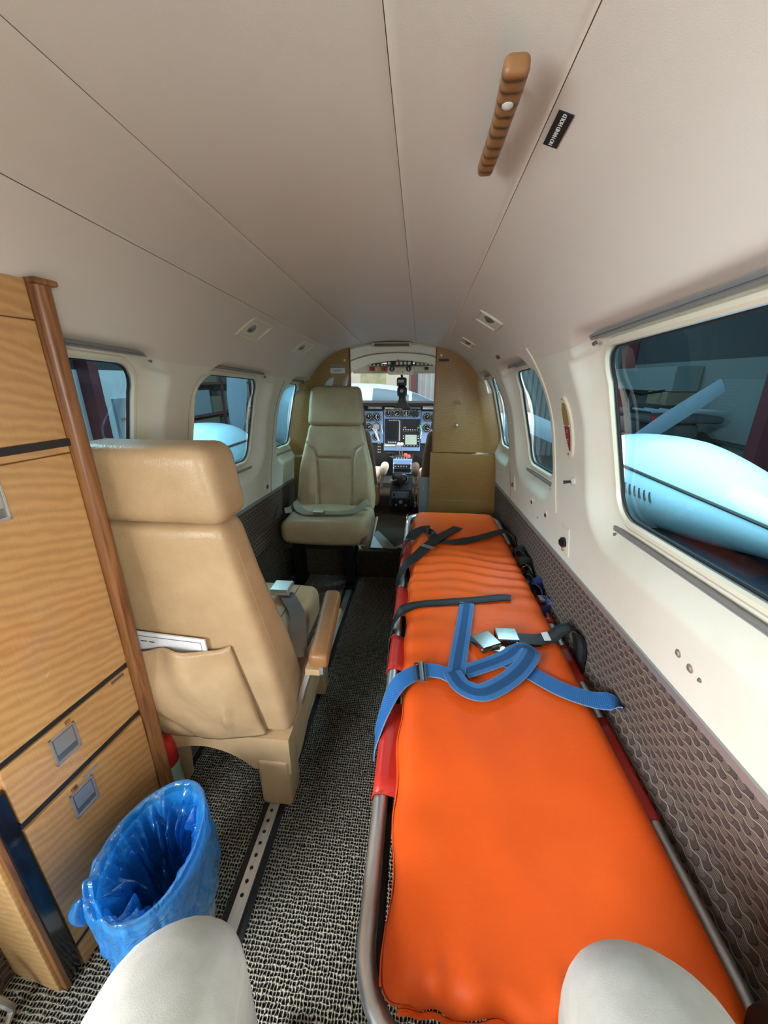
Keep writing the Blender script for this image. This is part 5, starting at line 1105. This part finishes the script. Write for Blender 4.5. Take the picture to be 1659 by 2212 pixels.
# pilots' seats
def pseat(xc, lab, y0, sg):
    r = T('pilot_seat', lab, 'seat', (xc,y0+0.2,0.17))
    def fb(p):
        f = interp(p.z, [0.3,0.6,0.85,1.0], [1.0,0.9,0.70,0.62]); return Vector((xc+(p.x-xc)*f, p.y+interp(p.z,[0.3,1.0],[0.06,-0.05]), p.z))
    MB().soft((xc-0.205,y0,0.34),(xc+0.205,y0+0.10,0.785), 0.035, (12,6,18), fb).build('backrest', 'seat_brown', r)
    MB().soft((xc-0.19,y0+0.005,0.788),(xc+0.19,y0+0.095,0.955), 0.035, (12,6,10), fb).build('headrest', 'seat_brown', r)
    MB().soft((xc-0.215,y0+0.02,0.24),(xc+0.215,y0+0.13,0.40), 0.02, (10,6,8)).build('skirt', 'brown_leather', r)
    MB().soft((xc-0.21,y0+0.1,0.33),(xc+0.21,y0+0.5,0.44), 0.035, (10,12,6)).build('seat_cushion', 'sheepskin', r)
    MB().box((xc-0.17,y0+0.05,0.17),(xc+0.17,y0+0.45,0.34), 0.01).build('base', 'black_metal', r)
    a = MB().soft((xc-sg*0.235-0.03,y0+0.14,0.435),(xc-sg*0.235+0.03,y0+0.38,0.505), 0.03, (8,12,8)).build('armrest', 'sheepskin' if sg < 0 else 'seat_brown', r)
    MB().tube([(xc-sg*0.235,y0+0.14,0.44),(xc-sg*0.222,y0+0.10,0.36)], 0.014, 8).build('arm_bracket', 'chrome', a)
    return r
pseat(-0.335, 'brown pilot seat glimpsed behind the front facing cabin seat', 2.62, -1)
pseat(0.375, 'brown pilot seat half hidden by the right wooden partition', 2.62, 1)
# things on the cockpit floor
gp = T('metal_panel', 'grey metal sheet standing beside the right partition edge', 'panel', (0.21,2.45,0.17))
MB().box((0.172,2.43,0.172),(0.240,2.436,0.52), 0.001).build('sheet', 'grey_panel', gp); 
for z in (0.44,0.455): MB().lathe([(0,-0.002),(0.003,-0.002),(0.003,0)], (0.20,2.43,z), 8, 'Y').build('rivet', 'print_white', gp)
for i, (poly, mat, lab) in enumerate((([(-0.16,2.10),(-0.10,2.33),(-0.085,2.335),(0.055,2.06)],'grey_cloth','grey fabric flap on the cockpit step beside the front seat'),([(-0.19,2.06),(-0.13,2.30),(-0.03,2.06)],'white_paint','white triangular sheet on the cockpit step beside the front seat'),([(0.03,2.06),(0.085,2.12),(0.15,2.40),(0.17,2.40),(0.14,2.06)],'grey_cloth','grey fabric flap hanging by the stretcher head end'))):
    o = MB().prism(poly, 0.004, 'Z', 0.171+0.005*i).build('floor_flap', mat, smooth=False); tag(o, lab, 'flap')
MB().ribbon([(0.150,2.44,0.40,0.3,0.2,1),(0.148,2.43,0.33,0.3,0.2,1)], 0.03, 0.002)
hb = T('harness_strap', 'tan harness strap hanging on the right pilot seat', 'strap', (0.15,2.55,0.3))
MB().ribbon([(0.165,2.60,0.46,0.3,-1,0),(0.148,2.585,0.43,0.3,-1,0),(0.140,2.58,0.36,0.3,-1,0.1),(0.150,2.585,0.29,0.4,-1,0)], 0.04, 0.002).build('webbing', 'tan_web', hb)
MB().rbox((0.142,2.555,0.27),(0.158,2.57,0.31), 0.003).build('buckle', 'chrome', hb)
# ------------------------------------------------------------------ hangar outside
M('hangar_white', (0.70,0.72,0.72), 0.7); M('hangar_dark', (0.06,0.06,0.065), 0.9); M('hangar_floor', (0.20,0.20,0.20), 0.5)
M('maroon', (0.16,0.035,0.045), 0.5); M('corrugated', (0.62,0.64,0.64), 0.45); M('corrugated_dark', (0.13,0.125,0.115), 0.6)
M('aircraft_white', (0.50,0.70,0.80), 0.3, coat=0.3); M('hangar_shadow', (0.19,0.20,0.20), 0.7); M('brown_stripe', (0.06,0.045,0.035), 0.5); M('blade_grey', (0.10,0.13,0.16), 0.45); M('wing_shade_dark', (0.035,0.032,0.045), 0.45)
M('cardboard', (0.25,0.19,0.13), 0.8); M('tarp_blue', (0.02,0.06,0.25), 0.6); M('board_white', (0.22,0.24,0.24), 0.4); M('cream_wall', (0.80,0.76,0.60), 0.7)
M('tyre', (0.015,0.015,0.015), 0.8); M('window_blue', (0.10,0.17,0.22), 0.35, spec=0.25)
def f_map(nt, b): lk(nt, ramp(nt, noi(nt, coord(nt), 3.2, 6, 0.65), [(0.35,(0.40,0.44,0.22)), (0.55,(0.62,0.58,0.36)), (0.7,(0.55,0.5,0.3))]), b.inputs['Base Color'])
M('map_print', (0.6,0.6,0.4), 0.6, fn=f_map)
GZ = -1.0
MB().box((-9,-9,GZ-0.1),(9,13,GZ)).build('floor_hangar', 'hangar_floor', smooth=False); tag(bpy.data.objects['floor_hangar'], 'grey concrete hangar floor', kind='structure')
MB().box((-9,-6,3.6),(9,13,3.7)).build('ceiling_hangar', 'hangar_dark', smooth=False); tag(bpy.data.objects['ceiling_hangar'], 'dark hangar roof', kind='structure')
wl2 = S('wall_hangar_left', (-5,4,0), 'white hangar wall seen through the left windows')
MB().box((-5.1,-6,GZ),(-5.0,7.4,1.25)).build('white_panel', 'hangar_white', wl2, smooth=False); MB().box((-5.12,-6,1.25),(-5.02,13,3.6)).build('upper_cladding', 'hangar_dark', wl2, smooth=False)
MB().grid(lambda u, v: (-5.05+0.05*math.sin(u*2*math.pi*40), lerp(7.4,13,u), lerp(GZ,1.25,v)), 320, 1).build('corrugated_sheet', 'corrugated_dark', wl2)
for y in (1.9,5.78,7.5): MB().box((-5.0,y-0.09,GZ),(-4.8,y+0.09,3.6)).build('column', 'maroon', wl2, smooth=False)
wr2 = S('wall_hangar_right', (4.4,4,0), 'hangar wall seen through the right windows')
MB().box((4.4,-6,GZ),(4.5,8.7,1.38)).build('white_panel', 'hangar_shadow', wr2, smooth=False); MB().box((4.42,-6,1.38),(4.52,8.7,3.6)).build('upper_cladding', 'hangar_dark', wr2, smooth=False)  # white wall on this side has its shade put into a darker colour
MB().grid(lambda u, v: (4.45+0.05*math.sin(u*2*math.pi*24), lerp(8.7,13,u), lerp(GZ,3.6,v)), 200, 1).build('corrugated_sheet', 'corrugated_dark', wr2)
for y in (5.1,8.75): MB().box((4.2,y-0.09,GZ),(4.4,y+0.09,3.6)).build('column', 'maroon', wr2, smooth=False)
wf = S('wall_hangar_front', (0,11.5,0), 'bright hangar wall ahead of the aircraft')
MB().box((-9,11.5,GZ),(-0.2,11.6,3.6)).build('plain_panel', 'cream_wall', wf, smooth=False)
MB().grid(lambda u, v: (lerp(-0.2,9,u), 11.55+0.06*math.sin(u*2*math.pi*62), lerp(GZ,3.6,v)), 496, 1).build('corrugated_sheet', 'corrugated', wf)
MB().box((-0.14,11.3,GZ),(0.0,11.5,3.6)).build('column', 'maroon', wf, smooth=False)
mp_ = MB().box((-1.56,11.46,0.92),(-0.86,11.5,1.30)).build('wall_map', 'map_print', smooth=False); tag(mp_, 'pale paper map pinned on the cream hangar wall', 'map')
# engine nacelles, wings, propellers of this aircraft
def nacelle(xc, dy, lab, sg):
    r = T('engine_nacelle', lab, 'engine', (xc,2.6+dy,0.1))
    prof = [(1.2,0.02),(1.5,0.07),(1.75,0.125),(2.0,0.185),(2.3,0.262),(2.6,0.315),(2.8,0.332),(3.1,0.32),(3.4,0.285),(3.62,0.23),(3.7,0.16)]
    PP = cr([(a, b, 0) for a, b in prof], 5)
    MB().grid(lambda u, v: (lambda q: Vector((xc+q.y*1.15*math.cos(2*math.pi*v), q.x+dy, 0.405+q.y*math.sin(2*math.pi*v)*(1.0 if math.sin(2*math.pi*v) > 0 else 0.85))))(PP[min(int(u*(len(PP)-1)+0.5), len(PP)-1)]), len(PP)-1, 40).build('cowling', 'aircraft_white', r)
    MB().tube([Vector((xc-sg*q.y*1.15*math.cos(0.42)*1.004, q.x+dy, 0.405+q.y*math.sin(0.42)*1.004)) for q in PP[6:48]], 0.010, 6).build('stripe', 'brown_stripe', r)
    for k in range(6):
        y = 2.45+dy+k*0.045; q = interp(y-dy, [p.x for p in PP], [p.y for p in PP])
        MB().tube([(xc-sg*q*1.15*math.cos(a)*1.004, y+0.02*math.sin(a*9), 0.405+q*math.sin(a)*0.95) for a in (-0.05,0.0,0.05,0.10,0.15)], 0.007, 5).build('louvre', 'brown_stripe', r)
    hub = Vector((xc, 3.78+dy, 0.42))
    MB().lathe([(0.15,-0.08),(0.14,0.0),(0.10,0.14),(0.03,0.24),(0,0.25)], tuple(hub), 20, 'Y').build('spinner', 'aircraft_white', r)
    return r, hub
def blade(r, hub, ang, L, w=0.085):
    a = math.radians(ang); d = Vector((math.sin(a),0,math.cos(a))); t = Vector((math.cos(a),0.25,-math.sin(a))).normalized(); n = d.cross(t)
    secs = [(0.08,0.4),(0.25,0.85),(0.5,1.05),(0.8,1.0),(1.0,0.85)]; m = MB(); vs = []; fs = []
    for (k, ww) in secs:
        for (c, e) in ((-1,0),(-0.4,0.012),(0.4,0.012),(1,0),(0.4,-0.006),(-0.4,-0.006)): vs.append(hub+d*(k*L)+t*(c*w*ww)+n*e)
    for i in range(len(secs)-1):
        for k in range(6): fs.append((i*6+k, i*6+(k+1)%6, (i+1)*6+(k+1)%6, (i+1)*6+k))
    fs.append(tuple(range(6))); fs.append(tuple((len(secs)-1)*6+k for k in range(6)))
    m.add(vs, fs).build('propeller_blade', 'blade_grey', r)
nr, hr = nacelle(1.95, 0.0, 'white engine nacelle with brown stripe outside the right window', 1)
for a in (52,172,292): blade(nr, hr, a, 1.05)
nl, hl = nacelle(-1.90, 0.45, 'white engine nacelle with louvres outside the left windows', -1)
for a in (6,126,246): blade(nl, hl, a, 1.05, 0.10)
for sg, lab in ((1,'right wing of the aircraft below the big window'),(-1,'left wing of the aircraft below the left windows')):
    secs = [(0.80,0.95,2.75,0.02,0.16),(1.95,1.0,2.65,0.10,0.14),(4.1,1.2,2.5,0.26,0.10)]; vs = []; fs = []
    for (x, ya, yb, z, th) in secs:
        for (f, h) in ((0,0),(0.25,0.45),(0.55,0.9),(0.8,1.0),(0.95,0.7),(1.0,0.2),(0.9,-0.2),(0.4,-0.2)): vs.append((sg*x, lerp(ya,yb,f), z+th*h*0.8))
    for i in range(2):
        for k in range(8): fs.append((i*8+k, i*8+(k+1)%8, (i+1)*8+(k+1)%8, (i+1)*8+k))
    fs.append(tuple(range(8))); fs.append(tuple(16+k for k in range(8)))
    w = MB().add(vs, fs).build('aircraft_wing', 'wing_shade_dark'); tag(w, lab, 'wing')  # shade under the nacelles is put into the whole wing's dark colour
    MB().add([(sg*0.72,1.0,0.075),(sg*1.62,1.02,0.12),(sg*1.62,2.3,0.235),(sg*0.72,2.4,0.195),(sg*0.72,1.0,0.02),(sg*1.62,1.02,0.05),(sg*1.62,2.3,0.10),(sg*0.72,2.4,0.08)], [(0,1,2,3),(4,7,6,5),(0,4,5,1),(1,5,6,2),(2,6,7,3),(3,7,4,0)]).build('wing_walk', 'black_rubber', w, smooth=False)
# things along the right hangar wall
wb = T('whiteboard', 'large written whiteboard on the right hangar wall', 'whiteboard', (4.38,5.75,0.6))
MB().box((4.36,5.25,0.30),(4.398,6.25,1.12), 0.005).build('board', 'board_white', wb)
for k in range(14): MB().box((4.357,5.75+0.05*(k%3),1.05-k*0.045),(4.359,6.15-0.04*(k%4),1.056-k*0.045)).build('writing', 'grey_panel', wb, smooth=False)
MB().box((4.30,5.3,0.27),(4.398,6.2,0.295)).build('pen_tray', 'hangar_dark', wb, smooth=False)
cb = T('storage_cupboard', 'white cupboard box by the right hangar wall', 'cupboard', (4.2,8.2,0.9))
MB().box((4.0,6.6,0.93),(4.39,8.55,1.30), 0.01).build('box', 'board_white', cb); MB().box((3.98,6.65,0.72),(4.39,7.2,0.925), 0.01).build('crate', 'cardboard', cb)
# quad bike
qb = T('quad_bike', 'dark quad bike with red tail light behind the right engine', 'quad bike', (3.75,6.9,GZ+0.5))
QX, QY, QZ = 3.72, 6.6, -0.02
for (dx, dy_) in ((-0.38,-0.62),(0.38,-0.62),(-0.38,0.62),(0.38,0.62)):
    w = MB().lathe([(0.10,-0.13),(0.26,-0.13),(0.32,-0.09),(0.32,0.09),(0.26,0.13),(0.10,0.13)], (QX+dx,QY+dy_,QZ+0.10), 20, 'X').build('wheel', 'tyre', qb); MB().lathe([(0,-0.10),(0.10,-0.09),(0.13,-0.12)], (QX+dx,QY+dy_,QZ+0.10), 16, 'X').build('rim', 'panel_trim', w)
    MB().tube([(QX+dx*0.8,QY+dy_,QZ+0.2),(QX+dx*0.5,QY+dy_*0.9,QZ+0.62)], 0.035, 8).build('shock', 'chrome', qb)
MB().soft((QX-0.30,QY-0.85,QZ+0.30),(QX+0.30,QY+0.85,QZ+0.56), 0.10, (8,14,6)).build('body', 'hangar_dark', qb)
MB().soft((QX-0.50,QY-0.95,QZ+0.56),(QX+0.50,QY-0.35,QZ+0.66), 0.05, (8,8,5)).build('fender', 'hangar_dark', qb); MB().soft((QX-0.50,QY+0.35,QZ+0.56),(QX+0.50,QY+0.95,QZ+0.66), 0.05, (8,8,5)).build('fender', 'hangar_dark', qb)
MB().soft((QX-0.17,QY-0.45,QZ+0.6),(QX+0.17,QY+0.25,QZ+0.76), 0.06, (8,10,6)).build('saddle', 'tyre', qb)
m = MB()
for k in range(6): m.tube([(QX-0.40+0.16*k,QY-0.95,QZ+0.72),(QX-0.40+0.16*k,QY-0.35,QZ+0.72)], 0.018, 6)
m.tube([(QX-0.45,QY-0.95,QZ+0.72),(QX+0.45,QY-0.95,QZ+0.72)], 0.02, 6); m.build('cargo_rack', 'panel_trim', qb)
MB().box((QX-0.45,QY-0.99,QZ+0.58),(QX-0.22,QY-0.94,QZ+0.66), 0.01).build('tail_light', 'switch_red', qb)
MB().box((QX-0.12,QY-1.0,QZ+0.25),(QX+0.1,QY-0.98,QZ+0.38)).build('number_plate', 'board_white', qb, smooth=False)
MB().tube([(QX-0.38,QY+0.15,QZ+0.98),(QX,QY+0.3,QZ+0.9),(QX+0.38,QY+0.15,QZ+0.98)], 0.02, 8).build('handlebar', 'black_metal', qb)
# things along the left hangar wall
sh = T('storage_shelf', 'wooden shelf with boxes seen through the middle left window', 'shelf', (-4.7,9.0,GZ))
for z in (-0.3,0.35,1.0): MB().box((-5.0,7.5,z),(-4.45,10.6,z+0.04)).build('board', 'maroon', sh, smooth=False)
for y in (7.5,9.0,10.56): MB().box((-4.5,y,GZ),(-4.45,y+0.05,1.5)).build('upright', 'maroon', sh, smooth=False)
for i, (y, z, w, h) in enumerate(((7.7,0.39,0.8,0.5),(8.6,0.39,0.6,0.35),(9.4,0.39,0.9,0.45),(7.8,-0.26,1.0,0.55),(9.3,-0.26,0.9,0.5),(8.0,1.04,0.9,0.4))):
    bx_ = MB().box((-4.95,y,z+0.002),(-4.5,y+w,z+h), 0.01).build('storage_box', ['grey_panel','cardboard'][i % 2]); tag(bx_, ['grey box at the left end of the middle shelf','brown carton beside the grey box on the middle shelf','grey box at the right end of the middle shelf','brown carton at the left end of the lower shelf','grey box at the right end of the lower shelf','brown carton on the top shelf board'][i], 'box')
dp = T('dark_door', 'dark door in the white hangar wall', 'door', (-4.97,6.5,GZ)); MB().box((-4.999,6.24,GZ),(-4.95,6.75,0.80)).build('leaf', 'grey_panel', dp, smooth=False); MB().box((-4.95,6.30,0.45),(-4.92,6.40,0.48)).build('handle', 'chrome', dp, smooth=False)
po2 = MB().box((-4.999,5.93,0.50),(-4.97,6.08,0.70)).build('wall_poster', 'tarp_blue', smooth=False); tag(po2, 'small dark blue poster on the white hangar wall', 'poster')
# parked aircraft ahead
pa = T('parked_aircraft', 'white parked aircraft seen through the windscreen', 'aircraft', (-0.8,8.3,GZ))
SX = [-2.9,-2.6,-2.0,-1.2,-0.7,-0.3,0.1,0.5,0.9,1.6,2.3,2.6]; ST = [0.6,0.96,1.02,1.03,1.02,0.97,0.82,0.66,0.58,0.50,0.36,0.15]; SB = [-0.2,-0.3,-0.35,-0.35,-0.35,-0.35,-0.35,-0.34,-0.32,-0.25,-0.1,0.05]; SW = [0.45,0.6,0.66,0.66,0.66,0.65,0.63,0.6,0.56,0.45,0.28,0.06]
def fus(x, a, k=1.0):
    zt, zb, w = interp(x,SX,ST), interp(x,SX,SB), interp(x,SX,SW); zc = (zt+zb)/2; e = 0.75
    c, s_ = math.cos(a), math.sin(a); return Vector((x, 8.3+k*w*math.copysign(abs(c)**e,c), zc+k*(zt-zb)/2*math.copysign(abs(s_)**e,s_)))
MB().grid(lambda u, v: fus(lerp(-2.9,2.6,u), 2*math.pi*v), 60, 40).build('fuselage', 'aircraft_white', pa)
MB().grid(lambda u, v: fus(lerp(-1.42,-1.08,u), math.radians(lerp(148,166,v)), 1.006), 8, 6).build('cabin_window', 'window_blue', pa)
MB().grid(lambda u, v: fus(lerp(-0.78,-0.08,u), math.radians(lerp(122,162,v)), 1.006), 10, 8).build('windscreen', 'window_blue', pa)
MB().grid(lambda u, v: fus(lerp(-0.02,0.62,u), math.radians(lerp(100,150,v)), 1.006), 10, 8).build('windscreen', 'window_blue', pa)
MB().box((-1.0,7.3,-0.42),(0.2,9.3,-0.34)).build('wing_root', 'aircraft_white', pa, smooth=False)
for (x, y) in ((1.5,8.3),(-0.9,7.5),(-0.9,9.1)):
    MB().lathe([(0.05,-0.06),(0.2,-0.06),(0.2,0.06),(0.05,0.06)], (x,y,GZ+0.2), 16, 'Y').build('wheel', 'tyre', pa); MB().cyl((x,y,GZ+0.2),(x,y,-0.2), 0.04, 8).build('strut', 'grey_metal', pa)
# outer skin of this aircraft below the windows so the cabin is closed to the hangar
